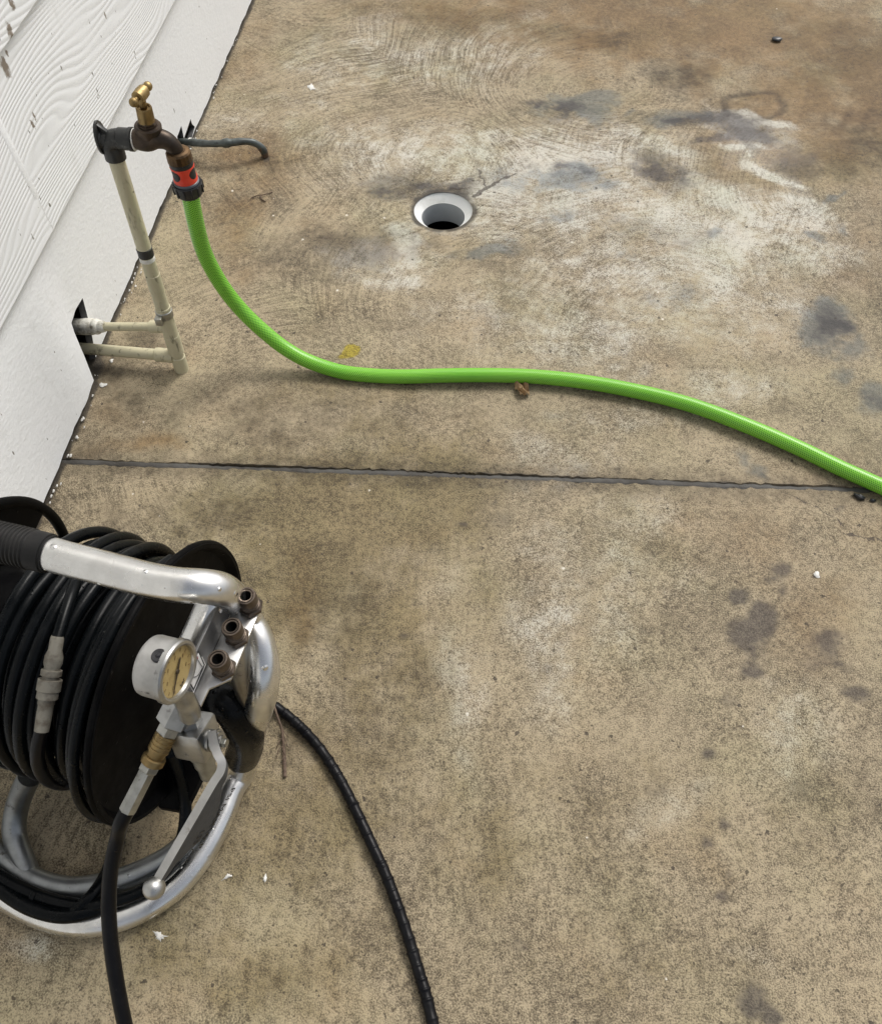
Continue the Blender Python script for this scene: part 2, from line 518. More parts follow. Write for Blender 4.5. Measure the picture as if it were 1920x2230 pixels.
def rubber(name, c1, c2, rough=.35, drops=.25, coat=.0, spec=.22, bump=.4, dust=.25):
    t = NT(name)
    p = t.coord('Object')
    col = t.mix(t.ss(t.noise(p, 30, 5, .7), .4, .75), c1, c2)
    col = t.mix(t.ss(t.noise(p, 160, 3, .7), .66, .8, 0, dust), col, (.12, .11, .09))
    r = t.m('ADD', rough, t.m('MULTIPLY', t.m('SUBTRACT', t.noise(p, 55, 3, .6), .5), .4))
    v = t.n("ShaderNodeTexVoronoi", feature='F1')
    t.put(v.inputs['Vector'], p); v.inputs['Scale'].default_value = 160
    rd = t.sep(v.outputs['Color'])
    drop = t.m('MULTIPLY', t.ss(v.outputs['Distance'], t.m('MULTIPLY', rd[1], .40), .0), t.m('GREATER_THAN', rd[0], 1 - drops))
    r = t.m('SUBTRACT', r, t.m('MULTIPLY', drop, .25), clamp=True)
    h = t.m('ADD', t.m('MULTIPLY', t.noise(p, 240, 3, .6), .3), t.m('MULTIPLY', drop, 1.6))
    t.bump(h, bump, .001)
    return t.set(color=col, rough=r, coat=coat, coatr=.15, spec=spec)

def plain(name, c, rough=.5, c2=None, scale=60, metal_=0.0, bump=.25, spec=.5):
    t = NT(name)
    p = t.coord('Object')
    c2 = c2 or tuple(v * .75 for v in c)
    col = t.mix(t.ss(t.noise(p, scale, 4, .65), .42, .72), c, c2)
    t.bump(t.noise(p, 220, 3, .6), bump, .001)
    return t.set(color=col, rough=t.m('ADD', rough, t.m('MULTIPLY', t.m('SUBTRACT', t.noise(p, 80, 2, .5), .5), .2)), metal=metal_, spec=spec)

def pvc_material():
    t = NT("aged_cream_pvc")
    p = t.coord('Object')
    col = t.mix(t.noise(p, 18, 4, .6), (.46, .42, .27), (.60, .56, .40))
    x, y, z = t.sep(p)
    st = t.comb(x, y, t.m('MULTIPLY', z, .22))
    col = t.mix(t.ss(t.noise(st, 120, 4, .65), .56, .70, 0, .8), col, (.17, .15, .10))
    col = t.mix(t.ss(t.noise(p, 75, 2, .5), .70, .74, 0, .9), col, (.03, .028, .022))
    t.bump(t.noise(p, 130, 3, .6), .4, .0012)
    return t.set(color=col, rough=.5)

def hose_green():
    t = NT("green_braided_hose")
    uv = t.coord('UV')
    u, v, _ = t.sep(uv)
    # crossed yarn net under a clear green skin: period in metres along the hose
    a = t.m('MULTIPLY', u, 32.0)
    b = t.m('MULTIPLY', v, 645.0)
    def tri(x):
        return t.m('ABSOLUTE', t.m('SUBTRACT', t.m('FRACT', x), .5))
    s1 = tri(t.m('MULTIPLY', t.m('ADD', a, b), .5))
    s2 = tri(t.m('MULTIPLY', t.m('SUBTRACT', a, b), .5))
    d = t.m('MINIMUM', s1, s2)            # 0 on a yarn, large in a diamond
    cell = t.ss(t.m('MINIMUM', t.m('SUBTRACT', .5, s1), t.m('SUBTRACT', .5, s2)), .0, .30)
    yarn = t.m('SUBTRACT', 1.0, t.ss(d, .13, .33))
    p = t.coord('Object')
    col = t.mix(yarn, (.022, .150, .008), (.25, .62, .06))
    col = t.mix(t.ss(t.noise(p, 9, 3, .6), .45, .75, 0, .35), col, (.10, .40, .02))
    col = t.mix(t.ss(t.noise(p, 26, 5, .7), .56, .78, 0, .45), col, (.11, .13, .035))
    t.bump(t.m('MULTIPLY', yarn, .6), .25, .0006)
    return t.set(color=col, rough=.27, coat=.08, coatr=.25, spec=.4)

def crack_pts(*px):
    w = [P(x, y, 0) for x, y in px]
    return list(zip(w[:-1], w[1:]))
CRACKS = []
for w_, px_ in ((.0040, ((1034, 414), (1062, 398), (1092, 383))), (.0018, ((1092, 383), (1126, 372))), (.0022, ((1062, 398), (1050, 378), (1040, 362))), (.0016, ((1033, 446), (1052, 437))),
                (.0011, ((1722, 1082), (1790, 1110), (1835, 1138))), (.0012, ((1840, 1163), (1880, 1172), (1930, 1177))), (.0016, ((940, 404), (985, 398), (1020, 400)))):
    CRACKS += [(a_, b_, w_) for a_, b_ in crack_pts(*px_)]
M = {}
M['concrete'] = concrete_material()
M['earth'] = plain("concrete_apron", (.22, .185, .125), .85, (.15, .12, .08), 6)
M['panel'] = white_paint("white_painted_sheet", False)
M['board'] = white_paint("white_woodgrain_board", True)
M['cavity'] = plain("dark_wall_cavity", (.012, .012, .011), .9, (.02, .018, .015))  # near-black colour stands for the shade inside the wall
M['cut'] = plain("cut_fibre_cement", (.10, .10, .10), .9, (.05, .05, .05))
M['sealant'] = plain("grey_black_sealant", (.078, .075, .068), .7, (.026, .021, .015), 9, bump=1.0)
M['pvc'] = pvc_material()
M['whiteplastic'] = plain("white_pvc", (.74, .75, .73), .35, (.60, .60, .56), 50)
M['whitescuff'] = plain("scuffed_white_rim", (.76, .77, .75), .4, (.60, .60, .56), 26)
M['dirtywhite'] = plain("dirty_painted_fitting", (.66, .65, .58), .5, (.20, .18, .13), 75, bump=.9)
M['greypipe'] = plain("grey_pipe_bore", (.44, .46, .47), .45, (.36, .38, .39), 20)
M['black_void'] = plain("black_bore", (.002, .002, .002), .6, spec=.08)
M['bronze'] = metal("dark_bronze", (.085, .062, .045), (.045, .035, .028), .42, dirt=.35, dirtc=(.03, .027, .023), mt=.75)
M['blackbronze'] = metal("black_painted_fitting", (.028, .029, .028), (.045, .045, .042), .42, dirt=.2, dirtc=(.16, .16, .15), mt=.3)
M['brass'] = metal("worn_brass", (.36, .265, .125), (.26, .185, .085), .42, dirt=.3, dirtc=(.16, .10, .04))
M['brassdull'] = metal("tarnished_brass", (.30, .215, .10), (.18, .125, .06), .40, dirt=.3, dirtc=(.05, .037, .02))
M['nutbronze'] = metal("brown_bronze_nut", (.17, .105, .055), (.09, .06, .036), .45, dirt=.3)
M['red'] = plain("red_orange_plastic", (.80, .060, .026), .38, (.66, .05, .025), 30)
M['blackplastic'] = plain("black_plastic", (.014, .014, .016), .42, (.022, .022, .024), 50)
M['greyplastic'] = plain("grey_plastic", (.10, .11, .125), .4, (.07, .08, .09), 50)
M['green'] = hose_green()
M['steelpipe'] = metal("weathered_grey_conduit", (.10, .115, .11), (.055, .06, .056), .45, dirt=.3, dirtc=(.03, .028, .025), mt=.35)
M['rust'] = plain("rusty_brown", (.12, .075, .045), .8, (.05, .035, .025), 120)
M['alu'] = metal("wet_polished_aluminium", (.82, .815, .795), (.70, .695, .675), .28, drops=.40)
M['alu_grey'] = metal("dull_grey_aluminium", (.33, .345, .35), (.26, .27, .27), .42, dirt=.06, drops=.08)
M['alu_dim'] = metal("shaded_grimy_aluminium", (.40, .38, .34), (.28, .26, .23), .38, dirt=.2, dirtc=(.10, .085, .06), drops=.1)  # brown ground reflection and shade put into the colour, plus some grime
M['alu_cast'] = metal("cast_grey_metal", (.50, .50, .485), (.36, .36, .35), .36, dirt=.15, dirtc=(.12, .11, .10))
M['plate'] = metal("brushed_plate", (.54, .535, .52), (.44, .435, .42), .40, dirt=.05, dirtc=(.25, .22, .18))
M['gauge_case'] = metal("satin_gauge_case", (.50, .495, .48), (.38, .375, .36), .44, dirt=.08, mt=.8)
M['webshade'] = metal("dark_shaded_plate_web", (.20, .20, .20), (.15, .15, .15), .5, mt=.8)  # dark reflection of the black reel put into the web's colour
M['levershade'] = plain("dark_grey_shaded_side", (.052, .056, .062), .6, (.036, .039, .043), 60)  # shade on the lever's sides put into a darker colour
M['coupler'] = metal("brown_steel_coupler", (.155, .125, .10), (.085, .068, .055), .36, dirt=.35, dirtc=(.06, .035, .022), mt=.85)
M['rubber'] = rubber("wet_black_hose", (.0022, .003, .0036), (.005, .006, .007), .30, spec=.13, dust=.15)
M['rubber_dull'] = rubber("dull_black_hose", (.004, .004, .005), (.008, .008, .009), .36, .05, spec=.16, dust=.15)
M['grip'] = rubber("black_rubber_grip", (.011, .011, .011), (.022, .021, .020), .55, .03)
M['drum'] = rubber("black_drum_plastic", (.002, .002, .0023), (.006, .006, .006), .5, .12, spec=.06)
M['bumper'] = rubber("wet_black_rubber", (.003, .0035, .004), (.006, .0065, .007), .25, .45, bump=.8, spec=.14, dust=.06)
M['coupling'] = plain("dirty_grey_coupling", (.24, .225, .185), .55, (.12, .10, .075), 90, .2)
M['zinc'] = metal("zinc_ferrule", (.46, .46, .43), (.30, .30, .27), .4, dirt=.25, dirtc=(.13, .12, .10))
M['dial'] = plain("yellowed_dial", (.40, .30, .125), .5, (.29, .20, .075), 110)
M['ink'] = plain("dark_ink", (.045, .030, .015), .6)
M['inkfaint'] = plain("faded_ink", (.22, .15, .06), .6)
M['blackink'] = plain("black_print", (.012, .012, .012), .5)
M['redink'] = plain("dark_red_print", (.20, .022, .02), .5)
M['whitesticker'] = plain("white_sticker", (.72, .71, .69), .45, (.62, .60, .58), 60)
M['splat'] = plain("white_paint_splash", (.74, .73, .69), .6, (.62, .60, .55), 100)
M['leaf'] = plain("dry_brown_leaf", (.30, .20, .10), .7, (.14, .08, .035), 140, bump=1.)
M['deadgrass'] = plain("dead_brown_stem", (.13, .09, .06), .8, (.06, .035, .025), 160)
M['pebble'] = plain("dark_wet_pebble", (.018, .020, .021), .35, (.03, .03, .03), 80)

# ------------------------------------------------------------------ the wall frame of reference
WA = P(551.6, 0)
WDIR = np.array([.1001, .99498, 0.0])
WN = np.array([.99498, -.1001, 0.0])

def W(s, z, off=0.0):
    return WA + WDIR * s + WN * off + np.array([0, 0, z])

def on_wall(x, y, off=0.0):
    return hit_plane(x, y, WA + WN * off, WN)

# ------------------------------------------------------------------ ground: two slabs, a joint between, the drain hole
J0, J1 = P(140, 1003), P(1920, 1066)
JE = unit(J1 - J0)
JN = np.array([-JE[1], JE[0], 0])
DRAIN = P(965, 443)
DR = 0.0540

def project(V):
    d = V - CAM
    z = d @ FW
    z = np.where(z < .05, .05, z)
    return 960 + FPX * (d @ RT) / z, 1115 - FPX * (d @ UP) / z

def blobs(px, py, lst):
    out = np.zeros_like(px)
    for b in lst:
        x, y, rx, ry, rot, k = b
        c, s = math.cos(math.radians(rot)), math.sin(math.radians(rot))
        dx, dy = px - x, py - y
        a, bb = (dx * c + dy * s) / rx, (-dx * s + dy * c) / ry
        out = np.maximum(out, k * np.exp(-(a * a + bb * bb) ** 1.15 * .8))
    return out

def ring(px, py, x, y, rx, ry, w, k, a0=0, a1=360):
    q = np.sqrt(((px - x) / rx) ** 2 + ((py - y) / ry) ** 2)
    an = np.degrees(np.arctan2(py - y, px - x)) % 360
    return k * np.exp(-((q - 1) / w) ** 2) * ((an >= a0) & (an <= a1))

def seg_dist(px, py, pts):
    best = np.full_like(px, 1e9)
    for (x0, y0), (x1, y1) in zip(pts[:-1], pts[1:]):
        dx, dy = x1 - x0, y1 - y0
        t = np.clip(((px - x0) * dx + (py - y0) * dy) / (dx * dx + dy * dy), 0, 1)
        best = np.minimum(best, np.hypot(px - x0 - t * dx, py - y0 - t * dy))
    return best

STAINS = dict(
    tan=[(1500, 60, 520, 130, 4, .95), (1850, 200, 330, 190, 8, .9), (1150, 20, 420, 90, 0, .75), (530, 420, 110, 150, 20, .62), (1700, 330, 220, 90, 10, .6),
         (560, 120, 120, 160, 10, .4), (480, 560, 90, 80, 0, .35), (1890, 560, 120, 160, 0, .35), (560, 330, 120, 60, 0, .6), (1560, 1150, 330, 130, 0, .32),
         (300, 960, 90, 25, 0, .7), (250, 900, 60, 40, 0, .4), (620, 1330, 70, 160, 0, .45), (1800, 1330, 160, 130, 0, .35), (700, 2120, 160, 120, 0, .3), (1900, 1150, 150, 120, 0, .35)],
    pale=[(1010, 1500, 45, 260, 0, .45), (1180, 1330, 110, 280, 0, .45), (1400, 1200, 200, 150, 0, .35), (1450, 1750, 160, 60, -25, .4), (1750, 1600, 120, 200, 0, .3), (1250, 1000, 150, 50, 0, .35),(1180, 345, 240, 36, 4, .8), (1420, 300, 130, 30, 8, .7), (1650, 262, 60, 10, 12, 1.1), (1620, 310, 60, 8, 15, 1.1), (1690, 372, 70, 16, 32, 1.2), (1560, 400, 130, 30, 15, .7), (890, 500, 60, 50, 0, .6), (860, 560, 40, 40, 0, .6), (760, 300, 180, 60, 0, .35),(1000, 1350, 60, 300, 0, .3), (1330, 1250, 160, 300, 0, .3), (1130, 1020, 120, 90, 0, .4), (620, 230, 260, 120, 0, .3),(1150, 420, 420, 110, 8, .62), (1500, 500, 420, 120, 12, .62), (1000, 330, 330, 60, 0, .55), (1300, 700, 450, 120, 0, .45), (850, 560, 130, 60, 0, .6),(900, 110, 330, 90, -4, .45), (890, 525, 55, 75, 0, .95), (1640, 455, 130, 30, 27, .9), (1300, 320, 330, 70, 4, .5), (1480, 590, 380, 120, 3, .55), (1740, 480, 110, 36, 22, .8),
          (1690, 375, 60, 14, 32, 1.0), (1000, 690, 150, 60, 0, .4), (1260, 330, 150, 28, 8, .6), (860, 600, 120, 40, 0, .5), (1120, 480, 200, 80, 0, .5), (1500, 820, 300, 50, 8, .4),
          (1640, 290, 90, 20, 20, .7), (60, 2060, 60, 35, 0, .75), (1180, 700, 260, 90, 0, .38), (1350, 920, 260, 50, 0, .3), (1650, 2080, 90, 30, 20, .35)],
    blue=[(1240, 232, 85, 26, 0, 1.1), (1180, 250, 60, 40, 0, .55), (1235, 372, 105, 26, 4, .9), (1060, 562, 60, 17, 0, .9), (1110, 545, 50, 20, 0, .5), (1475, 262, 60, 13, 4, .85), (1365, 243, 22, 10, 0, .7),
          (1110, 372, 70, 36, 0, .55), (1190, 455, 55, 18, -10, .5), (1812, 700, 62, 55, 30, 1.0), (1840, 765, 50, 35, 0, .8), (1885, 880, 45, 28, 20, .8), (1851, 423, 12, 10, 0, .8), (1770, 503, 16, 9, 30, .8), (1812, 495, 16, 9, 20, .6),
          (1545, 505, 20, 10, 0, .6), (1340, 560, 60, 20, 0, .3), (1640, 1000, 24, 40, -25, .55), (1480, 630, 70, 30, 0, .35), (1800, 830, 40, 25, 0, .6)],
    dark=[(1565, 262, 110, 20, 6, 1.0), (1625, 285, 60, 26, 20, 1.15), (1120, 225, 40, 18, 0, .5), (1235, 240, 80, 26, 0, .5), (1810, 705, 58, 52, 30, .75), (1500, 205, 20, 10, 0, .5), (1480, 165, 50, 24, 0, .7), (1050, 560, 80, 20, 0, .35), (820, 410, 60, 24, 0, .6), (1885, 875, 45, 28, 20, .7), (1230, 365, 110, 20, 6, .35), (1560, 240, 50, 10, 10, .6),(760, 545, 190, 60, -6, .75), (640, 520, 120, 40, -8, .5), (880, 400, 90, 34, 0, .7), (1010, 405, 80, 24, -18, .8), (965, 492, 90, 12, 0, .5), (1610, 275, 85, 32, 10, .95), (1700, 330, 90, 40, 30, .7), (1440, 365, 95, 42, 12, .75), (1480, 172, 52, 30, 0, .85),
          (1470, 132, 24, 10, 0, .6), (600, 905, 360, 60, 2, .55), (260, 870, 90, 60, 0, .55), (330, 760, 90, 50, 0, .6), (1880, 330, 120, 70, 0, .5), (1850, 270, 60, 40, 0, .7), (350, 1120, 260, 60, 0, .55), (620, 560, 40, 16, 0, .5),
          (760, 1300, 130, 190, 0, .38), (880, 1580, 130, 200, 0, .3), (1070, 690, 42, 60, 0, .42), (580, 345, 26, 18, 0, .8), (1400, 500, 150, 40, 10, .45), (240, 790, 60, 40, 0, .8), (640, 1620, 60, 70, 0, .45), (1150, 900, 200, 50, 0, .3), (1000, 2030, 60, 160, 0, .3), (640, 80, 120, 40, 0, .35), (860, 40, 120, 20, 0, .4), (1320, 95, 60, 30, 0, .6)],
    olive=[(760, 1130, 300, 170, 0, 1.2), (620, 1250, 160, 160, 0, .9), (880, 1060, 280, 60, 0, 1.0), (840, 1400, 120, 260, 0, .9), (640, 1750, 200, 220, 0, .7), (480, 2100, 260, 120, 0, .7), (1080, 1820, 120, 160, 0, .6), (1000, 40, 200, 50, 0, .8), (1860, 120, 160, 90, 0, .9), (1880, 320, 120, 80, 0, .8),(880, 1010, 330, 100, 0, .8), (760, 1190, 230, 150, 0, .95), (1240, 90, 170, 40, 5, .7), (1850, 90, 140, 60, 0, .6), (1560, 330, 90, 40, 10, .5), (950, 1280, 160, 200, 0, .5), (540, 1150, 160, 100, 0, .6), (1100, 1750, 500, 260, 0, .42), (600, 2050, 420, 220, 0, .45), (1700, 1780, 250, 220, 0, .35), (1200, 1250, 300, 200, 0, .3), (700, 880, 200, 50, 0, .5), (1650, 230, 130, 40, 0, .45), (1250, 2100, 500, 150, 0, .4)],
    spot=[(1580, 258, 60, 14, 8, .9), (1625, 290, 70, 16, 15, 1.0), (1555, 300, 50, 12, -10, .7), (1475, 264, 50, 9, 6, .7), (1245, 236, 60, 18, 0, .6), (1165, 228, 30, 12, 0, .5), (1240, 366, 80, 14, 5, .5), (1815, 705, 48, 40, 30, .55), (1435, 372, 70, 26, 10, .6), (925, 398, 60, 12, -5, .6), (1000, 388, 50, 10, -20, .6), (835, 415, 40, 20, 0, .5),(1697, 1240, 30, 25, 0, .8), (1676, 1262, 24, 12, 0, .7), (1708, 1286, 22, 14, 20, .7), (1615, 1300, 20, 18, 0, .9), (1650, 1316, 14, 14, 40, .6), (1625, 1385, 52, 34, 10, 1.0), (1665, 1352, 32, 40, 0, .95), (1598, 1370, 24, 22, 0, .8), (1632, 1432, 18, 30, 0, .7), (1638, 1460, 30, 24, 0, .85), (1660, 1430, 50, 20, 20, .5),
          (1790, 1400, 60, 36, 0, .62), (1830, 1455, 50, 20, 20, .5), (1775, 1440, 36, 24, 0, .45), (1868, 1510, 40, 24, 0, .6), (1860, 1512, 14, 14, 0, .7), (1537, 1645, 18, 18, 0, .9), (1577, 1788, 15, 20, 0, .85), (1536, 1831, 17, 18, 0, .85), (1567, 1951, 17, 15, 0, .95), (1585, 1897, 14, 10, 0, .55), (1630, 2180, 36, 40, 0, .9), (1670, 2205, 40, 20, 20, .7),
          (868, 1520, 18, 14, 0, .45), (1180, 1455, 16, 30, 20, .6), (875, 1382, 14, 12, 0, .45), (1000, 1137, 13, 8, 0, .6), (1080, 1100, 10, 6, 0, .7), (1425, 1700, 30, 40, 0, .4), (1590, 1530, 24, 36, 20, .45), (1600, 1580, 40, 14, 0, .35), (1760, 1720, 50, 30, 0, .35), (1830, 1105, 20, 8, 0, .5), (1500, 1520, 40, 20, 0, .3), (1430, 1490, 30, 20, 0, .3), (1120, 2060, 40, 20, 0, .45), (1180, 1930, 24, 20, 0, .35), (1830, 2017, 14, 10, 0, .5), (1400, 1380, 30, 20, 0, .25), (1170, 1080, 40, 20, 0, .3), (1100, 1130, 60, 30, 0, .4)],
    swirl=[(850, 150, 420, 150, 0, .95), (700, 420, 330, 240, 0, .8), (1250, 300, 400, 160, 0, .9), (1550, 330, 300, 150, 0, .8), (620, 640, 300, 120, 0, .8), (1000, 480, 300, 100, 0, .8), (300, 1120, 260, 110, 0, .85), (480, 960, 300, 60, 0, .5), (120, 1790, 220, 160, 0, .9), (700, 780, 500, 80, 0, .45), (1700, 470, 250, 90, 0, .7), (950, 1400, 1600, 700, 0, .20), (1400, 600, 500, 130, 0, .45), (1250, 100, 220, 70, 0, .8)],
    wet=[(1640, 300, 110, 60, 15, .9), (1690, 380, 60, 16, 30, .9), (1230, 320, 260, 90, 0, .45), (1050, 400, 120, 60, 0, .5), (1200, 40, 800, 100, 0, .3)],
    flecks=[(560, 180, 180, 330, 12, .9), (700, 150, 160, 170, 0, .6), (360, 1150, 260, 120, 0, .6), (320, 830, 140, 160, 0, .8), (600, 560, 200, 120, 0, .35), (960, 1300, 1400, 900, 0, .05)],
    yellow=[(764, 768, 19, 16, 0, 1.1), (756, 775, 24, 9, -20, .8)],
)

def vnoise(x, y, seed):
    xi, yi = np.floor(x).astype(np.int64), np.floor(y).astype(np.int64)
    fx, fy = x - xi, y - yi
    fx, fy = fx * fx * (3 - 2 * fx), fy * fy * (3 - 2 * fy)
    def h(a, b):
        n = (a * 374761393 + b * 668265263 + seed * 982451653) & 0xffffffff
        n = ((n ^ (n >> 13)) * 1274126177) & 0xffffffff
        return ((n ^ (n >> 16)) & 0xffff) / 65535.0
    return (h(xi, yi) * (1 - fx) + h(xi + 1, yi) * fx) * (1 - fy) + (h(xi, yi + 1) * (1 - fx) + h(xi + 1, yi + 1) * fx) * fy

def fbm(x, y, seed, octs=4, gain=.55):
    t, a, tot = 0, 1.0, 0
    for o in range(octs):
        t = t + a * vnoise(x * 2 ** o + o * 7.3, y * 2 ** o + o * 3.1, seed + o)
        tot += a; a *= gain
    return t / tot - .5

def slab_mesh(us, vs, near):
    nu, nv = len(us), len(vs)
    U, Vv = np.meshgrid(us, vs)
    X = J0[0] + JE[0] * U + JN[0] * Vv
    Y = J0[1] + JE[1] * U + JN[1] * Vv
    Z = .0012 * np.sin(X * 7.1 + Y * 3.3) + .0010 * np.sin(X * 13.7 - Y * 11.1 + 1) + .0008 * np.sin(X * 23 + 2) * np.sin(Y * 19)
    fade = np.clip(1 - np.abs(Vv) / .12, 0, 1)
    Z = Z * (1 - fade * .5) - .001
    pts = np.stack([X, Y, Z], -1).reshape(-1, 3)
    # ragged slab edges at the joint
    vv = Vv.ravel(); uu = U.ravel()
    e = np.abs(vv) <= np.abs(vs[0 if not near else -1]) + .0035
    jit = .0004 * np.sin(uu * 31) + .0011 * np.sin(uu * 243 + 1.3) * np.sin(uu * 17) + .0006 * np.sin(uu * 397 + (2 if near else 0)) + RNG.normal(0, .0009, len(uu))
    pts[e, 0] += JN[0] * jit[e]; pts[e, 1] += JN[1] * jit[e]
    d = np.hypot(pts[:, 0] - DRAIN[0], pts[:, 1] - DRAIN[1])
    if not near:
        pts[:, 2] -= .010 * np.exp(-(d / .16) ** 2) + .004 * np.exp(-((d - .056) / .012) ** 2)
    idx = np.arange(nu * nv).reshape(nv, nu)
    quads = np.stack([idx[:-1, :-1], idx[:-1, 1:], idx[1:, 1:], idx[1:, :-1]], -1).reshape(-1, 4)
    if not near:
        inside = (d[quads] < DR + .001).any(1)
        rim = np.unique(np.intersect1d(quads[inside].ravel(), quads[~inside].ravel()))
        quads = quads[~inside]
        k = DR / d[rim]
        pts[rim, 0] = DRAIN[0] + (pts[rim, 0] - DRAIN[0]) * k
        pts[rim, 1] = DRAIN[1] + (pts[rim, 1] - DRAIN[1]) * k
    # skirt down into the joint
    er = idx[-1] if near else idx[0]
    base = len(pts)
    sgn = -1 if near else 1
    lip = pts[er].copy(); lip[:, 2] -= .0022; lip[:, 0] -= sgn * JN[0] * .0012; lip[:, 1] -= sgn * JN[1] * .0012
    low = lip.copy(); low[:, 2] -= .03
    pts = np.concatenate([pts, lip, low])
    n = len(er)
    F = quads.tolist()
    for i in range(n - 1):
        a, b = er[i], er[i + 1]
        for (p0, p1, q0, q1) in ((a, b, base + i, base + i + 1), (base + i, base + i + 1, base + n + i, base + n + i + 1)):
            F.append([int(p0), int(q0), int(q1), int(p1)] if not near else [int(p0), int(p1), int(q1), int(q0)])
    me = mesh(pts, F, True, 50)
    px, py = project(pts * np.array([1, 1, 0]))
    vis = ((px > -700) & (px < 2700) & (py > -500) & (py < 3000) & (pts[:, 1] > -.5)).astype(float)
    gx, gy = pts[:, 0], pts[:, 1]
    A = {}
    for n_, (k, v) in enumerate(STAINS.items()):
        amp = {'spot': 30, 'yellow': 16, 'swirl': 60, 'tan': 120, 'olive': 130}.get(k, 95)
        frq = {'spot': 26, 'yellow': 40}.get(k, 9)
        wx = fbm(gx * frq, gy * frq, 11 + n_ * 3) * amp * 1.6
        wy = fbm(gx * frq, gy * frq, 57 + n_ * 3) * amp * .9
        val = blobs(px + wx, py + wy, v) * vis
        if k not in ('swirl', 'flecks'):
            val = val * np.clip(1.0 + 1.5 * fbm(gx * 17, gy * 17, 91 + n_, 4, .65), .15, 1.6)
        A[k] = val
    A['broom'] = np.clip((py - 1350) / 500, 0, 1) * vis * (.6 + fbm(gx * 3, gy * 2, 5))
    wpx_, wpy_ = px + fbm(gx * 14, gy * 14, 301) * 40, py + fbm(gx * 14, gy * 14, 302) * 22
    d = np.hypot(pts[:, 0] - DRAIN[0], pts[:, 1] - DRAIN[1])
    dj = np.abs((pts[:, 0] - J0[0]) * JN[0] + (pts[:, 1] - J0[1]) * JN[1])
    foot = np.clip((-1.128 - (pts - WA) @ WDIR) / .06, 0, 1)
    dw = (pts - WA) @ WN - .0145 * foot * foot * (3 - 2 * foot)
    A['edge_dirt'] = np.maximum(np.exp(-(dj / .0085) ** 2) * (.75 + 1.2 * fbm(pts[:, 0] * 30, pts[:, 1] * 30, 77)), np.where(dw < 0, 1, np.exp(-(dw / .0065) ** 2)) * .9)
    A['edge_dirt'] = np.maximum(A['edge_dirt'], .85 * np.exp(-((d - DR) / .013) ** 2) * (1 + 1.1 * fbm(pts[:, 0] * 45, pts[:, 1] * 45, 401)) if not near else 0)
    hole = blobs(px, py, [(205, 790, 22, 45, 0, 1.0), (400, 805, 18, 8, 0, .8), (580, 345, 12, 10, 0, .9)])
    A['edge_dirt'] = np.maximum(A['edge_dirt'], hole)
    A['dark'] = np.maximum(A['dark'], np.exp(-(dj / .035) ** 2) * .6)
    A['dark'] = np.maximum(A['dark'], ring(wpx_, wpy_, 1640, 228, 70, 32, .22, .8, 160, 400) * vis)
    A['dark'] = np.maximum(A['dark'], ring(wpx_, wpy_, 1640, 228, 70, 32, .22, .8, 0, 90) * vis)
    A['dark'] = np.maximum(A['dark'], ring(px, py, 1275, 1365, 64, 66, .045, .30) * vis)
    pits = np.clip((py - 650) / 900, 0.1, 1) * .8
    A['pits'] = pits * vis + .3 * (1 - vis)
    for k, val in A.items():
        at = me.attributes.new(k, 'FLOAT', 'POINT')
        at.data.foreach_set('value', val.astype(np.float32))
    return me

def grade(*spans):
    out = []
    for a, b, st in spans:
        n = max(1, int(round((b - a) / st)))
        out += list(np.linspace(a, b, n, endpoint=False))
    out.append(spans[-1][1])
    return np.array(out)

DU, DV = float((DRAIN - J0) @ JE), float((DRAIN - J0) @ JN)
U_ = grade((-.9, -.12, .06), (-.12, DU - .085, .0075), (DU - .085, DU + .085, .0022), (DU + .085, 1.75, .0075), (1.75, 2.4, .05), (2.4, 6, .6))
HALF = .0048
VF = HALF + grade((0, .004, .002), (.004, DV - .085, .0075), (DV - .085, DV + .085, .0022), (DV + .085, 1.42, .0075), (1.42, 2.2, .06), (2.2, 7, .6))
VN = -HALF - grade((0, .004, .002), (.004, .80, .0075), (.80, 1.6, .06), (1.6, 5, .6))[::-1]

ground = thing("ground", None, None, (0, 0, 0), kind='structure')
g0 = link("base_ground", mesh([(x * 80, y * 80, -.035) for x, y in ((-1, -1), (1, -1), (1, 1), (-1, 1))] + [(DRAIN[0] + x * .09, DRAIN[1] + y * .09, -.035) for x, y in ((-1, -1), (1, -1), (1, 1), (-1, 1))],
                               [(0, 1, 5, 4), (1, 2, 6, 5), (2, 3, 7, 6), (3, 0, 4, 7)], False), M['earth'], ground)
# the base sheet is left open under the drain
far = link("concrete_slab", slab_mesh(U_, VF, False), M['concrete'], ground)
near = link("concrete_slab", slab_mesh(U_, VN, True), M['concrete'], ground)
# sealant bead in the joint
us = grade((-.3, 2.4, .004))
sv, sf = [], []
for i, uq in enumerate(us):
    zz = -.0024 + .0010 * math.sin(uq * 17) + .0008 * math.sin(uq * 61) * math.sin(uq * 23) + RNG.normal(0, .0003)
    for k, (vq, dz) in enumerate(((-.0090, -.004), (-.0042, -.0004), (0, .0004), (.0042, -.0010), (.0090, -.005))):
        sv.append(J0 + JE * uq + JN * vq + np.array([0, 0, zz + dz]))
    if i:
        a = (i - 1) * 5
        for k in range(4): sf.append((a + k, a + 5 + k, a + 6 + k, a + 1 + k))
link("joint_sealant", mesh(sv, sf, True), M['sealant'], ground)

# ------------------------------------------------------------------ the wall (local frame: x along, -y outwards, z up)
wall = thing("wall", "white painted wall with wood grain boards over a smooth base panel", "wall", tuple(WA))
wall.rotation_euler = (0, 0, math.atan2(WDIR[1], WDIR[0]))
wall['local'] = 1

def loc(p):
    d = np.asarray(p) - WA
    return np.array([d @ WDIR, -(d @ WN), d[2]])

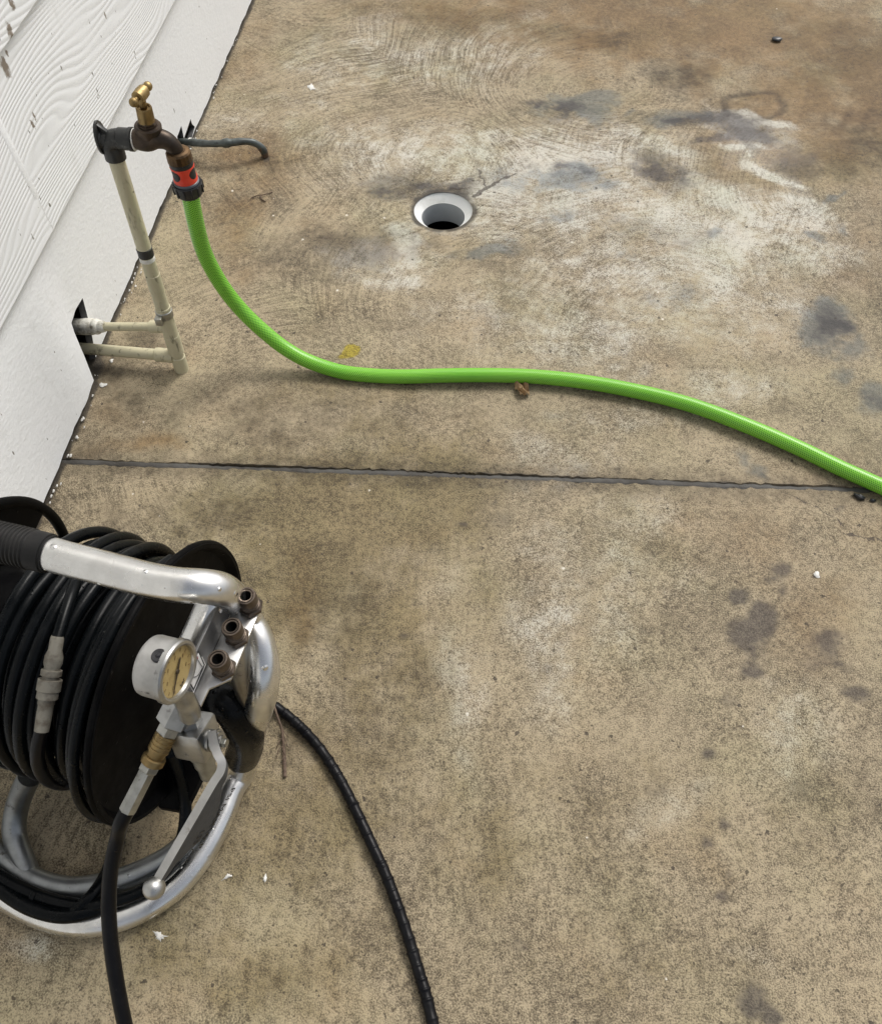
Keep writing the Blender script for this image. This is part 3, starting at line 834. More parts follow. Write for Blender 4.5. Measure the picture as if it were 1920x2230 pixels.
def wpx(x, y, off=0.0):
    l = loc(on_wall(x, y, off))
    return (l[0], l[2])

# base panel outline with its two rough cut-outs
h1 = [wpx(190, 828), wpx(176, 775), wpx(158, 722), wpx(154, 703), wpx(161, 690), wpx(165, 676), wpx(172, 664), wpx(181, 649), wpx(192, 690), wpx(202, 735), wpx(213, 786)]
h1 = [(s, max(z, .005)) for s, z in h1]
h1[0] = (h1[0][0], .005); h1[-1] = (h1[-1][0], .005)
h2 = [wpx(388, 318), wpx(386, 298), wpx(390, 288), wpx(395, 274), wpx(398, 288), wpx(400, 299), wpx(401.5, 301), wpx(402, 298), wpx(408, 280), wpx(415, 259), wpx(418, 270), wpx(424, 276), wpx(421, 288), wpx(417, 302)]
h2[0] = (h2[0][0], .005); h2[-1] = (h2[-1][0], .005)
bottom = []
def run(s0, s1):
    n = int(abs(s1 - s0) / .012)
    for t in np.linspace(0, 1, max(n, 1), endpoint=False)[1:]:
        s = s0 + (s1 - s0) * t
        bottom.append((s, .0055 + .0018 * math.sin(s * 71) * math.sin(s * 23 + 1) + abs(RNG.normal(0, .0011))))
run(-3.6, h1[0][0]); bottom += h1; run(h1[-1][0], h2[0][0]); bottom += h2; run(h2[-1][0], 3.6)
loop = [(-3.6, .006)] + bottom + [(3.6, .006), (3.6, .236), (-3.6, .236)]
bm = bmesh.new()
fv = [bm.verts.new((s, 0, z)) for s, z in loop]
bm.faces.new(fv)
for s in np.arange(-1.8, .4, .025):
    bmesh.ops.bisect_plane(bm, geom=bm.verts[:] + bm.edges[:] + bm.faces[:], plane_co=(s, 0, 0), plane_no=(1, 0, 0))
for z in np.arange(.03, .23, .025):
    bmesh.ops.bisect_plane(bm, geom=bm.verts[:] + bm.edges[:] + bm.faces[:], plane_co=(0, 0, z), plane_no=(0, 0, 1))
bmesh.ops.triangulate(bm, faces=[f for f in bm.faces if len(f.verts) > 4])
ret = bmesh.ops.extrude_face_region(bm, geom=bm.faces[:])
back = [e for e in ret['geom'] if isinstance(e, bmesh.types.BMVert)]
bmesh.ops.translate(bm, vec=(0, .009, 0), verts=back)
for v in bm.verts:                                  # the near half of the sheet bellies out at its foot
    s, z = v.co.x, v.co.z
    k = min(max((-1.128 - s) / .06, 0), 1)
    k = k * k * (3 - 2 * k)
    v.co.y -= .0145 * k * (1 - min(z, .229) / .229) ** .8
    v.co.y += .0012 * math.sin(s * 5.1) * (1 - z / .24)
me = from_bm(bm, True, 40)
bp_o = link("base_panel", me, M['panel'], wall)
me.materials.append(M['cut'])
for f_ in me.polygons:
    if f_.normal.y > -.6: f_.material_index = 1

# weatherboards, each tilted with its lower edge proud of the one below
def board(s0, s1, z0, z1):
    bmb = bmesh.new()
    pf, pb = -.0085, -.0010
    prof = [(pf, z0), (pf - .0006, z0 + .0015), (pb, z1), (pb + .0075, z1), (pf + .0078, z0)]
    a = [bmb.verts.new((s0, y, z - z0)) for y, z in prof]
    b = [bmb.verts.new((s1, y, z - z0)) for y, z in prof]
    n = len(prof)
    for i in range(n):
        bmb.faces.new((a[i], a[(i + 1) % n], b[(i + 1) % n], b[i]))
    bmb.faces.new(a[::-1]); bmb.faces.new(b)
    o = link("siding_board", from_bm(bmb), M['board'], wall)
    o.location = (0, 0, z0)
    return o
z0 = .2293
row = 0
while z0 < 2.5:
    cuts = [-3.6, -1.0985, 1.3, 3.6] if row % 2 == 0 else [-3.6, -2.3, .15, 3.6]
    for a, b in zip(cuts[:-1], cuts[1:]):
        board(a + (.0012 if a > -3.5 else 0), b - (.0012 if b < 3.5 else 0), z0, z0 + .2190)
    if row == 0:
        jb = []
        for (s, z) in ((-1.0985 - .0065, .2290), (-1.0985 + .0065, .2290), (-1.0985 + .0065, .4435), (-1.0985 - .0065, .4435)):
            yy = -.0085 + (z - .2293) / .219 * .0075 - .0005
            jb.append((s, yy, z))
        link("joint_cover_strip", prism_mesh(jb, (0, .003, 0), .0005), M['panel'], wall)
    z0 += .2150
    row += 1
TOPZ = z0
link("wall_core", box_mesh(-3.6, 3.6, .10, .22, -.03, TOPZ), M['cavity'], wall)
link("wall_plate", box_mesh(-3.6, 3.6, .012, .0995, TOPZ - .05, TOPZ), M['cavity'], wall)
for s in (-3.6, 3.55):
    link("end_stud", box_mesh(s, s + .05, .012, .0995, -.03, TOPZ - .052), M['cavity'], wall)
# cut edge of the sheet showing at the pipe hole
ce = [(h1[7][0] + .0004, .0002, h1[7][1]), (h1[8][0] + .0004, .0002, h1[8][1]), (h1[9][0] + .0004, .0002, h1[9][1]), (h1[10][0] + .0004, .0002, .005),
      (h1[10][0] - .0035, .0090, .005), (h1[9][0] - .0035, .0090, h1[9][1]), (h1[8][0] - .0035, .0090, h1[8][1]), (h1[7][0] - .0020, .0090, h1[7][1])]
link("cut_edge", mesh([(x - .0008, y, z) for x, y, z in ce], [(0, 1, 6, 7), (1, 2, 5, 6), (2, 3, 4, 5)], False), M['cut'], wall)
# paint flecks where the wall meets the floor
bm = bmesh.new()
for i in range(60):
    s = RNG.choice([-1.38, -1.30, -1.20, -.99, -.96, -.93, -.55, -.38, -.2, .05]) + RNG.normal(0, .035)
    k = min(max((-1.128 - s) / .06, 0), 1)
    y = -.0145 * k - abs(RNG.normal(.004, .004))
    r = RNG.uniform(.0005, .0024)
    vs_ = []
    for a in range(6):
        rr = r * RNG.uniform(.5, 1.2)
        vs_.append(bm.verts.new((s + rr * 1.6 * math.cos(a * 1.047), y + rr * .8 * math.sin(a * 1.047), .0012 + RNG.uniform(0, .0015))))
    top = bm.verts.new((s, y, .0045))
    for a in range(6): bm.faces.new((vs_[a], vs_[(a + 1) % 6], top))
o = link("paint_flakes", from_bm(bm), M['splat'], wall)
o['kind'] = 'stuff'

# ------------------------------------------------------------------ floor drain
fd = thing("floor_drain", "round white plastic floor drain opening in the stained concrete", "drain", (DRAIN[0], DRAIN[1], -.013))
zt = -.0150
lathe("drain_rim", DRAIN + [0, 0, zt], (0, 0, -1), [(.030, .0580), (.003, .0580), (.0025, .0545), (.0038, .0535), (.0130, .0428), (.0145, .0412), (.0145, .0405), (.0150, .0403)], M['whitescuff'], fd, 64, 30, cap=False)
lathe("pipe_wall", DRAIN + [0, 0, zt - .0148], (0, 0, -1), [(0, .0404), (.0405, .0402), (.0405, .0425), (0, .0425)], M['greypipe'], fd, 48, 30, cap=False)
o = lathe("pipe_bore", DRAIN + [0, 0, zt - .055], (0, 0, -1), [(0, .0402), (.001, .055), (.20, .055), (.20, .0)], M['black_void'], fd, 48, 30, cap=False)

# ------------------------------------------------------------------ standpipe with tap
B0 = P(396, 803, 0.0)
T0 = P(250, 335, .36)
TM = np.array([WN[1], -WN[0], 0])
def V(x, y):
    return hit_plane(x, y, T0, TM)
def on_pipe(y):
    best = min(np.linspace(0, 1, 400), key=lambda t: abs(project((B0 + (T0 - B0) * t)[None])[1][0] - y))
    return B0 + (T0 - B0) * best
tap = thing("garden_tap", "old brass tap on a leaning cream pipe standing by the wall", "tap", tuple(B0))
PD = unit(T0 - B0)
tube("standpipe", [B0 - PD * .004, T0 + PD * .012], .0100, M['pvc'], tap, .01, 24)
def sleeve(name, y, length, r, mat):
    c = on_pipe(y)
    lathe(name, c, PD, [(-length / 2, r - .001), (-length / 2 + .001, r), (length / 2 - .001, r), (length / 2, r - .001)], mat, tap, 24)
sleeve("pipe_socket", 790, .030, .0112, M['pvc'])
sleeve("pipe_socket", 748, .036, .0118, M['pvc'])
sleeve("pipe_socket", 615, .030, .0107, M['pvc'])
sleeve("pipe_socket", 700, .055, .0113, M['pvc'])
sleeve("black_tape_band", 548, .014, .0108, M['blackbronze'])
sleeve("white_tape_band", 563, .007, .0106, M['splat'])
sleeve("pipe_strap", 682, .013, .0124, M['zinc'])
c = on_pipe(684) - WN * .004 - WDIR * .013
link("strap_tongue", obox_mesh(c, WN, WDIR, np.array([0, 0, 1.]), .010, .012, .013, .001), M['zinc'], tap)
# branches into the wall
u0 = on_pipe(712); u1 = on_wall(177, 711, -.012)
um = u0 + (u1 - u0) * .30; un = u0 + (u1 - u0) * .78
tube("branch_pipe", [u0, un], .0066, M['pvc'], tap, .01, 20)
lathe("branch_socket", u0, u1 - u0, [(.006, .0095), (.030, .0095), (.031, .0080), (.032, .0068)], M['pvc'], tap, 24)
lathe("wrapped_fitting", un, u1 - u0, [(-.010, .0068), (-.008, .0085), (-.004, .0092), (0, .0088), (.003, .0118), (.006, .0123), (.010, .0110), (.013, .0128), (.030, .0130), (.046, .0126), (.047, .0100)], M['dirtywhite'], tap, 22, 45)
l0 = on_pipe(776); l1 = on_wall(160, 757, -.03)
tube("branch_pipe", [l0, l1], .0088, M['pvc'], tap, .01, 20)
lathe("branch_socket", l0, l1 - l0, [(.006, .0112), (.034, .0112), (.035, .0100), (.036, .0090)], M['pvc'], tap, 24)
# wall-plate elbow
el = T0 + PD * .012
Z = np.array([0, 0, 1.0])
col_c = V(270, 300)
pc = V(222, 303) - WN * .002
tube("elbow_fitting", [T0 - PD * .006, T0 + PD * .004, V(239, 313), V(248, 303), V(262, 301)], .0125, M['blackbronze'], tap, .003, 24,
     rfun=lambda s, L: .0128 if s < .012 else .0118)
ol = [pc + WDIR * (.0145 * math.cos(a)) + Z * (.0235 * math.sin(a) * (1 if math.sin(a) > 0 else .80)) for a in np.linspace(0, 2 * np.pi, 25)[:-1]]
link("wall_plate_flange", prism_mesh(ol, WN * .0034, .0008), M['blackbronze'], tap)
gus = [pc + WN * .003 + Z * .0205 + WDIR * .0028, pc + WN * .0165 + Z * .0085 + WDIR * .0028, pc + WN * .003 + WDIR * .0028]
link("flange_gusset", prism_mesh(gus, WDIR * -.0056, .0006), M['blackbronze'], tap)
lathe("flange_neck", pc, WN, [(.003, .0125), (.0050, .0108), (.022, .0105)], M['blackbronze'], tap, 24)
ax_h = unit(V(330, 308) - V(262, 302)); ax_h = WN
cc = V(250, 301)
lathe("collar", cc, WN, [(0.004, .0115), (.006, .0130), (.018, .0130), (.0195, .0140), (.0235, .0140), (.0245, .0118)], M['blackbronze'], tap, 28)
lathe("thread_tape", cc, WN, [(.0243, .0110), (.025, .0128), (.0265, .0124), (.027, .0105)], M['splat'], tap, 24)
# tap body: belly and swan-neck spout as one swept casting
b_pts = [cc + WN * .026, V(300, 303), V(320, 305), V(340, 301), V(362, 306), V(376, 317), V(385, 331)]
b_r = [.0118, .0125, .0133, .0122, .0108, .0098, .0096]
bp = spline(b_pts, .002)
seg_s = np.r_[0, np.cumsum(np.linalg.norm(np.diff(np.array(b_pts), axis=0), axis=1))]
ps = np.r_[0, np.cumsum(np.linalg.norm(np.diff(bp, axis=0), axis=1))]
link("tap_body", tube_mesh(bp, np.interp(ps / ps[-1], seg_s / seg_s[-1], b_r), 28), M['bronze'], tap)
sp0, sp1 = V(325, 287), V(308.6, 213)
sa = unit(sp1 - sp0)
lathe("bonnet_flange", sp0, sa, [(-.006, .0120), (.001, .0125), (.002, .0158), (.008, .0160), (.0095, .0148), (.0095, .0115), (.012, .0112)], M['bronze'], tap, 32)
hexnut("bonnet_nut", sp0, sa, .0095, .0150, .0112, M['bronze'], tap)
lathe("bonnet", sp0, sa, [(.0145, .0100), (.0165, .0098), (.031, .0094), (.0322, .0088), (.0322, .0072), (.0300, .0066)], M['brassdull'], tap, 28)
lathe("spindle", sp0, sa, [(.029, .0042), (.044, .0042)], M['brassdull'], tap, 16)
hb = unit(P(321, 193, .43) - P(287, 232, .43))
hc = sp0 + sa * .0475
hd = lathe("tap_handle", hc, hb, [(-.0088, .0060), (-.0080, .0073), (.0, .0078), (.0080, .0073), (.0088, .0060)], M['brass'], tap, 28)
for sgn in (-1, 1):
    tube("handle_arm", [hc + hb * sgn * .008, hc + hb * sgn * .0135], .0031, M['brass'], tap, .003, 14)
    link("ball_end", sphere_mesh(hc + hb * sgn * .0170, .0054, 20), M['brass'], tap)
on0 = V(387, 328); oa = unit(V(394, 352) - on0)
oa = unit(oa * .5 + np.array([0, 0, -1]) * .5)
hexo = lathe("outlet_nut", on0, oa, [(-.001, .0100), (.0, .0135), (.002, .0152), (.0122, .0158), (.0130, .0150)], M['nutbronze'], tap, 18, 15)

# ------------------------------------------------------------------ green hose with its snap-on connector
gh = thing("garden_hose", "bright green braided hose running from the tap across the concrete", "hose", tuple(P(850, 820, 0)))
c0 = on0 + oa * .0132
KL = .80
def KP(prof):
    return [(d_ * KL, r_) for d_, r_ in prof]
lathe("connector_collar", c0, oa, KP([(-.001, .0138), (.0, .0150), (.006, .0152), (.0075, .0146)]), M['blackplastic'], gh, 32)
red = lathe("red_sleeve", c0, oa, KP([(.0072, .0149), (.0085, .0153), (.018, .0138), (.0275, .0149), (.029, .0152), (.0335, .0152), (.0345, .0140)]), M['red'], gh, 40)
# black thumb pads set in the red sleeve
e1 = unit(np.cross(oa, WDIR)); e2 = np.cross(oa, e1)
THC = math.degrees(math.atan2((CAM - c0) @ e2, (CAM - c0) @ e1))
for ang in (THC - 52, THC + 56, THC + 140, THC + 236):
    vv, ff = [], []
    nr, na = 5, 18
    for i in range(nr + 1):
        for j in range(na):
            q = i / nr
            a2 = 2 * math.pi * j / na
            th = math.radians(ang) + q * math.cos(a2) * .52
            d = .0188 + q * math.sin(a2) * .0092
            R = np.interp(d, [.0072, .0085, .018, .0275, .0335], [.0149, .0153, .0140, .0149, .0152]) + .0009 * (1 - q ** 4) - .0001
            vv.append(c0 + oa * d * KL + R * (math.cos(th) * e1 + math.sin(th) * e2))
    for i in range(nr):
        for j in range(na):
            k = (j + 1) % na
            ff.append((i * na + j, i * na + k, (i + 1) * na + k, (i + 1) * na + j))
    link("thumb_pad", mesh(vv, ff, True), M['blackplastic'], red)
lathe("grey_thread", c0, oa, KP([(.0335, .0150), (.0350, .0162), (.0362, .0152), (.0375, .0162), (.0388, .0152), (.040, .0160)]), M['greyplastic'], gh, 32, 60)
bn = lathe("lock_nut", c0, oa, KP([(.0385, .0162), (.0375, .0180), (.0390, .0188), (.0480, .0186), (.0500, .0180), (.0580, .0168), (.0605, .0150), (.0605, .0118)]), M['blackplastic'], gh, 36, 30)
for k in range(12):
    a = 2 * math.pi * k / 12
    e1 = unit(np.cross(oa, WDIR)); e2 = np.cross(oa, e1)
    rd = math.cos(a) * e1 + math.sin(a) * e2
    tg = np.cross(oa, rd)
    link("grip_rib", obox_mesh(c0 + oa * .0475 * KL + rd * .0186, oa, tg, rd, .0118, .0024, .0024, .0005), M['blackplastic'], bn)
hs = c0 + oa * .058 * KL
GR = .0112
def PY(x, y, Y):
    d = ray(x, y)
    return CAM + d * (Y / d[1])
gpts = [hs, PY(421, 460, .937), PY(427, 488, .940), PY(435.5, 521.6, .944), PY(447, 555, .948), PY(464, 589, .951), PY(484.5, 623, .952), PY(510, 657, .951), PY(540, 690, .946), PY(577, 724, .937), PY(620, 758, .926), PY(668, 785, .9145), P(740, 809, GR + .001), P(800, 817, GR), P(870, 820, GR), P(960, 818, GR), P(1060, 817, GR), P(1160, 820, GR), P(1260, 830, GR), P(1380, 851, GR), P(1500, 881, GR), P(1620, 925, GR), P(1730, 972, GR), P(1830, 1020, GR), P(1930, 1065, GR), P(2040, 1120, GR), P(2200, 1180, GR), P(2400, 1200, GR), P(2700, 1150, GR)]
tube("hose_body", gpts, GR, M['green'], gh, .005, 28)

# ------------------------------------------------------------------ bent conduit from wall to floor
cd = thing("bent_conduit", "dark grey metal conduit bent from the wall hole down into the floor", "pipe", tuple(P(583, 345, 0)))
q0 = on_wall(392, 309, -.05); q1 = on_wall(404, 309, .004)
tube("conduit_pipe", [q1 - WN * .06, q1, P(460, 313, .036), P(500, 311, .037), P(528, 308, .036), P(550, 310, .031), P(566, 318, .022), P(575, 330, .010), P(578, 343, -.004)], .0066, M['steelpipe'], cd, .004, 18,
     rfun=lambda s, L: .0066 + .0004 * math.sin(s * 90) + .0003 * math.sin(s * 261) + (.0014 if abs(s - L * .62) < .006 else 0))
tube("white_drip", [q1 + WN * .008, q1 + WN * .013], .0080, M['splat'], cd, .002, 14)
tube("rusty_end", [P(567, 320, .020), P(575, 330, .010), P(578, 341, -.002)], .0071, M['rust'], cd, .003, 14)

# ------------------------------------------------------------------ hose reel
RA = np.array([math.cos(math.radians(-16.8)), math.sin(math.radians(-16.8)), 0])     # drum axis
RC = np.array([-.2735, .3292, .18])                                                  # centre of the right flange
RP = np.cross(Z, RA)                                                                 # horizontal, away from the camera
reel = thing("hose_reel", "portable hose reel with aluminium tube frame, gauge and valve beside the wall", "hose reel", tuple(P(200, 1930, 0)))

def annulus(c, ax, r0, r1, a0, a1, th, seg=40):
    """flat ring sector with thickness"""
    ax = unit(ax); e1 = Z; e2 = np.cross(ax, e1)
    loop = [c + r1 * (math.cos(a) * e1 + math.sin(a) * e2) for a in np.linspace(a0, a1, seg)] + [c + r0 * (math.cos(a) * e1 + math.sin(a) * e2) for a in np.linspace(a1, a0, seg)]
    return prism_mesh(loop, ax * th)

def rim_mesh(c, ax, R, r, seg=96):
    th = np.linspace(0, 2 * np.pi, seg + 1)
    e1 = Z; e2 = np.cross(ax, e1)
    path = np.array([c + R * (math.cos(t) * e1 + math.sin(t) * e2) for t in th])
    return tube_mesh(path, r, 12, False)

# right flange: dished disc with a rolled rim
lathe("drum_flange", RC, RA, [(-.006, .030), (-.006, .138), (.003, .1445), (.006, .1445), (.006, .1400), (-.002, .1340), (-.003, .075), (.006, .055), (.006, .030)], M['drum'], reel, 96, 40)
link("flange_rim", rim_mesh(RC + RA * .001, RA, .1425, .0042), M['drum'], reel)
LC = RC - RA * .215
for k in range(3):
    a = math.radians(-75 + 120 * k)
    link("drum_flange", annulus(LC, RA, .028, .132, a, a + math.radians(96), .005), M['drum'], reel)
link("flange_rim", rim_mesh(LC + RA * .002, RA, .134, .006), M['drum'], reel)
lathe("drum_core", LC, RA, [(.005, .030), (.006, .066), (.209, .066), (.21, .030)], M['drum'], reel, 40)
lathe("drum_axle", LC, RA, [(-.05, .012), (.25, .012)], M['alu_grey'], reel, 20)

# frame: handle, right bend, ground hoop in one bent aluminium tube
TR = .0140
hz = .410
hand = [P(105, 1205, hz), P(150, 1218, hz), P(210, 1233, hz), P(270, 1249, hz), P(330, 1264, hz), P(390, 1274, hz), P(440, 1277, hz - .002), P(476, 1282, hz - .010), P(500, 1296, hz - .032), P(522, 1322, hz - .078), P(541, 1352, .305), P(564, 1398, .296), P(575, 1448, .284), P(574, 1498, .266), P(564, 1540, .232), P(550, 1590, .15), P(540, 1645, .05), P(524, 1692, TR), P(508, 1715, TR), P(487, 1770, TR), P(462, 1822, TR), P(430, 1875, TR), P(390, 1923, TR), P(340, 1962, TR), P(285, 1990, TR), P(225, 2007, TR), P(165, 2010, TR), P(105, 1997, TR), P(45, 1970, TR), P(-20, 1925, TR), P(-80, 1860, TR), P(-120, 1780, TR)]
tube("frame_tube", hand, TR, M['alu'], reel, .006, 28)
grip_pts = [P(-260, 1130, hz - .01), P(-120, 1152, hz), P(0, 1180, hz), P(60, 1194, hz), P(112, 1207, hz)]
tube("hand_grip", grip_pts, .0165, M['grip'], reel, .0006, 28,
     rfun=lambda s, L: .0152 if s > L - .002 else (.0164 if s > L - .016 else .0158 + .0011 * (math.sin(s * 2 * math.pi / .0036) > 0.0) + .0002 * math.sin(s * 2 * math.pi / .0036)))
tube("frame_tube", [P(-260, 1130, hz - .01), P(-330, 1180, .36), P(-360, 1300, .22), P(-320, 1480, .06), P(-220, 1640, TR), P(-120, 1780, TR)], TR, M['alu'], reel, .008, 24)
tube("frame_leg", [P(500, 1350, .325), P(512, 1400, .305), P(529, 1465, .27), P(545, 1520, .235)], 0.0122, M['alu_dim'], reel, .006, 26)  # tube colour carries painted shade
link("weld_bead", rim_mesh(P(544, 1516, .238), unit(P(529, 1465, .27) - P(545, 1520, .235)), .0142, .0018, 28), M['alu_cast'], reel)
# inner hoop with its leg
hz2 = .0135
inner = [P(432, 1795, .020), P(408, 1835, .018), P(360, 1874, hz2), P(290, 1908, hz2), P(220, 1930, hz2), P(150, 1937, hz2), P(90, 1924, hz2), P(40, 1897, hz2), P(-10, 1858, hz2), P(-70, 1790, hz2)]
inner_tube = tube("inner_hoop", inner, .0135, M['alu_grey'], reel, .006, 26)
tube("hoop_leg", [P(66, 1690, .085), P(50, 1722, .06), P(36, 1765, .036), P(32, 1815, .022), P(62, 1906, .0135)], .0125, M['alu_grey'], reel, .005, 24)

# spur tube and manifold plate
tube("spur_tube", [P(472, 1286, .385), P(438, 1362, .368), P(402, 1440, .350), P(376, 1500, .338)], .0118, M['alu'], reel, .006, 24)
zp = .362
pl = [P(522, 1296, zp), P(540, 1296, zp), P(571, 1317, zp), P(503, 1479, zp), P(455, 1500, zp), P(437, 1538, zp), P(423, 1509, zp)]
link("manifold_plate", prism_mesh(pl, (0, 0, -.0028), .0004), M['plate'], reel)
q = [P(522, 1297, zp - .0004), P(423, 1508, zp - .0004), P(391, 1500, .386), P(484, 1300, .386)]
nq = unit(np.cross(q[1] - q[0], q[3] - q[0]))
if nq[2] < 0: nq = -nq
link("plate_web", prism_mesh(q, -nq * .0025, .0004), M['webshade'], reel)  # darker copy of the plate metal, shade painted in
def on_web(x, y, off):
    return hit_plane(x, y, q[0] + nq * off, nq)
def quad(name, pxs, off, mat, par):
    return link(name, prism_mesh([on_web(x, y, off) for x, y in pxs], -nq * .0003), mat, par)
st = quad("sticker", [(433.2, 1413), (449, 1447.6), (422.5, 1509), (403, 1473)], .0006, M['whitesticker'], reel)
fr = quad("sticker_border", [(433, 1416.5), (447, 1447.8), (422.3, 1504.5), (405.5, 1473.5)], .0010, M['blackink'], st)
quad("sticker_field", [(432.8, 1422), (444, 1447.8), (422, 1498), (408.5, 1474)], .0014, M['whitesticker'], st)
tube("sticker_line", [on_web(431, 1436, .0018), on_web(437, 1446, .0018), on_web(442, 1453, .0018)], .00022, M['blackink'], st, .001, 6)
tube("sticker_line", [on_web(440, 1456, .0018), on_web(434, 1467, .0018), on_web(426, 1474, .0018), on_web(419, 1474, .0018)], .00022, M['blackink'], st, .001, 6)
link("sticker_mark", prism_mesh([on_web(x, y, .0018) for x, y in ((431, 1428), (432, 1434), (428, 1438))], -nq * .0002), M['redink'], st)
# three quick couplers on the plate
def coupler(bx, by):
    c = P(bx, by, zp)
    ax = unit(np.array([-.06, .02, 1]))
    hx = hexnut("quick_coupler", c, ax, .0002, .0054, .0102, M['coupler'], reel)
    body = lathe("coupler_sleeve", c, ax, [(d_ * .80, r_) for d_, r_ in [(.0062, .0078), (.0085, .0080), (.0090, .0073), (.0100, .0073), (.0105, .0080), (.0130, .0082), (.0135, .0076), (.0148, .0076), (.0152, .0083), (.0250, .0084), (.0268, .0079), (.0270, .0066), (.0258, .0064), (.0258, .0060), (.0268, .0057), (.0266, .0046), (.0150, .0042)]], M['coupler'], hx, 32, 40)
    lathe("coupler_bore", c, ax, [(d_ * .80, r_) for d_, r_ in [(.0145, .0041), (.0252, .0042), (.0254, .0040), (.0152, .0001)]], M['black_void'], hx, 20)
for bx, by in ((549, 1324), (519, 1390), (490, 1459)): coupler(bx, by)

# gauge
gz = .405
GC = P(391, 1464, gz)
gr = .0250
ga = unit(RA * .97 + np.array([.05, -.02, .10]))
case = lathe("pressure_gauge", GC, ga, [(-.0255, .0), (-.0255, .0212), (-.0240, .0229), (-.0217, .0234), (-.0040, .0236)], M['gauge_case'], reel, 56, 40)
lathe("bezel", GC, ga, [(-.0062, .0234), (-.0055, gr), (-.0015, gr), (.0, gr - .0010), (.0004, gr - .0030), (-.0004, gr - .0045), (-.0030, gr - .0052), (-.0034, .0)], M['alu_cast'], case, 56, 30)
dialo = GC - ga * .0027
lathe("dial", dialo, ga, [(-.0004, .0199), (.0, .0199), (.0, .0)], M['dial'], case, 48)
ge2 = unit(Z - ga * (Z @ ga)); ge1 = np.cross(ge2, ga)          # right / up on the dial face
def dpt(x, y, h=.0004):
    return dialo + ge1 * x + ge2 * y + ga * h
def stroke(x0, y0, x1, y1, w, mat=None, nm="dial_mark"):
    d = unit(np.array([x1 - x0, y1 - y0])); nn = np.array([-d[1], d[0]]) * w / 2
    lp = [dpt(x0 + nn[0], y0 + nn[1]), dpt(x1 + nn[0], y1 + nn[1]), dpt(x1 - nn[0], y1 - nn[1]), dpt(x0 - nn[0], y0 - nn[1])]
    link(nm, prism_mesh(lp, ga * .0002), mat or M['ink'], case)
for k in range(11):
    a = math.radians(225 - 27 * k)
    stroke(.0155 * math.cos(a), .0155 * math.sin(a), .0180 * math.cos(a), .0180 * math.sin(a), .0007, M['inkfaint'])
for k in range(6):
    a = math.radians(212 - 50 * k)
    stroke(.0125 * math.cos(a) - .0012, .0125 * math.sin(a) - .001, .0125 * math.cos(a) + .0012, .0125 * math.sin(a) + .001, .0008, M['inkfaint'])
# needle along the long axis of the seen dial
def on_dial(x, y):
    d = hit_plane(x, y, dialo, ga) - dialo
    return np.array([d @ ge1, d @ ge2])
nv = on_dial(380.7, 1506) - on_dial(388, 1466)
na = math.atan2(nv[1], nv[0])
def ndl(r, w, an): return (r * math.cos(an) - w * math.sin(an), r * math.sin(an) + w * math.cos(an))
lp = [dpt(*ndl(a, b, na), .0011) for a, b in ((.0160, .0003), (.0, .0011), (-.010, .0010), (-.0115, 0), (-.010, -.0010), (.0, -.0011), (.019, -.0003))]
link("needle", prism_mesh(lp, ga * .0003), M['ink'], case)
lathe("needle_hub", dpt(0, 0, .001), ga, [(0, .0022), (.0008, .0020), (.001, 0)], M['ink'], case, 16)
def text(name, body, size, origin, xdir, ydir, mat, parent):
    cu = bpy.data.curves.new(name, 'FONT')
    cu.body = body; cu.size = size; cu.extrude = .00012; cu.resolution_u = 2
    cu.align_x = 'CENTER'
    cu.materials.append(mat)
    tmp = bpy.data.objects.new("lettering_source", cu)
    o = bpy.data.objects.new(name, bpy.data.meshes.new_from_object(tmp))
    bpy.data.objects.remove(tmp)
    xd, yd = Vector(xdir).normalized(), Vector(ydir)
    yd = (yd - xd * yd.dot(xd)).normalized()
    zd = xd.cross(yd)
    Mx = Matrix((xd, yd, zd)).transposed().to_4x4()
    Mx.translation = Vector(origin) - (Vector(parent.location) if parent.type == 'EMPTY' else Vector((0, 0, 0)))
    o.parent = parent
    o.matrix_local = Mx
    COL.objects.link(o)
    return o
b0, b1 = on_dial(391.8, 1495), on_dial(401, 1475)
bd = unit(b1 - b0); bc = (b0 + b1) / 2 - np.array([-bd[1], bd[0]]) * .0022
text("dial_lettering", "bar", np.linalg.norm(b1 - b0) * .66, dpt(bc[0], bc[1], .0004), ge1 * bd[0] + ge2 * bd[1], ge1 * -bd[1] + ge2 * bd[0], M['ink'], case)
pg = hit_cyl(346, 1428, GC, ga, .0234)
rad = unit((pg - GC) - ga * ((pg - GC) @ ga))
lathe("filler_plug", pg, rad, [(-.002, .0057), (.0006, .0055), (.0014, .0048), (.0010, .0022), (.0020, .0014), (.0022, 0)], M['blackplastic'], case, 24)

# tee, hex blocks and brass coupling under the gauge
t0 = P(408, 1535, .340)
tube("gauge_stem", [GC - ga * .013 - ge2 * .020, P(402, 1522, .348), t0, P(414, 1556, .318)], .0090, M['alu_cast'], reel, .004, 14)
h0, h1p = P(396, 1534, .315), P(372, 1580, .300)
ca = unit(P(280, 1753, .252) - P(372, 1572, .302))
hexnut("tee_block", P(392, 1541, .312), ca, -.010, .016, .0142, M['alu_cast'], reel, .3)
hexnut("swivel_nut", P(392, 1541, .312), ca, .0165, .0260, .0098, M['zinc'], reel, .1)

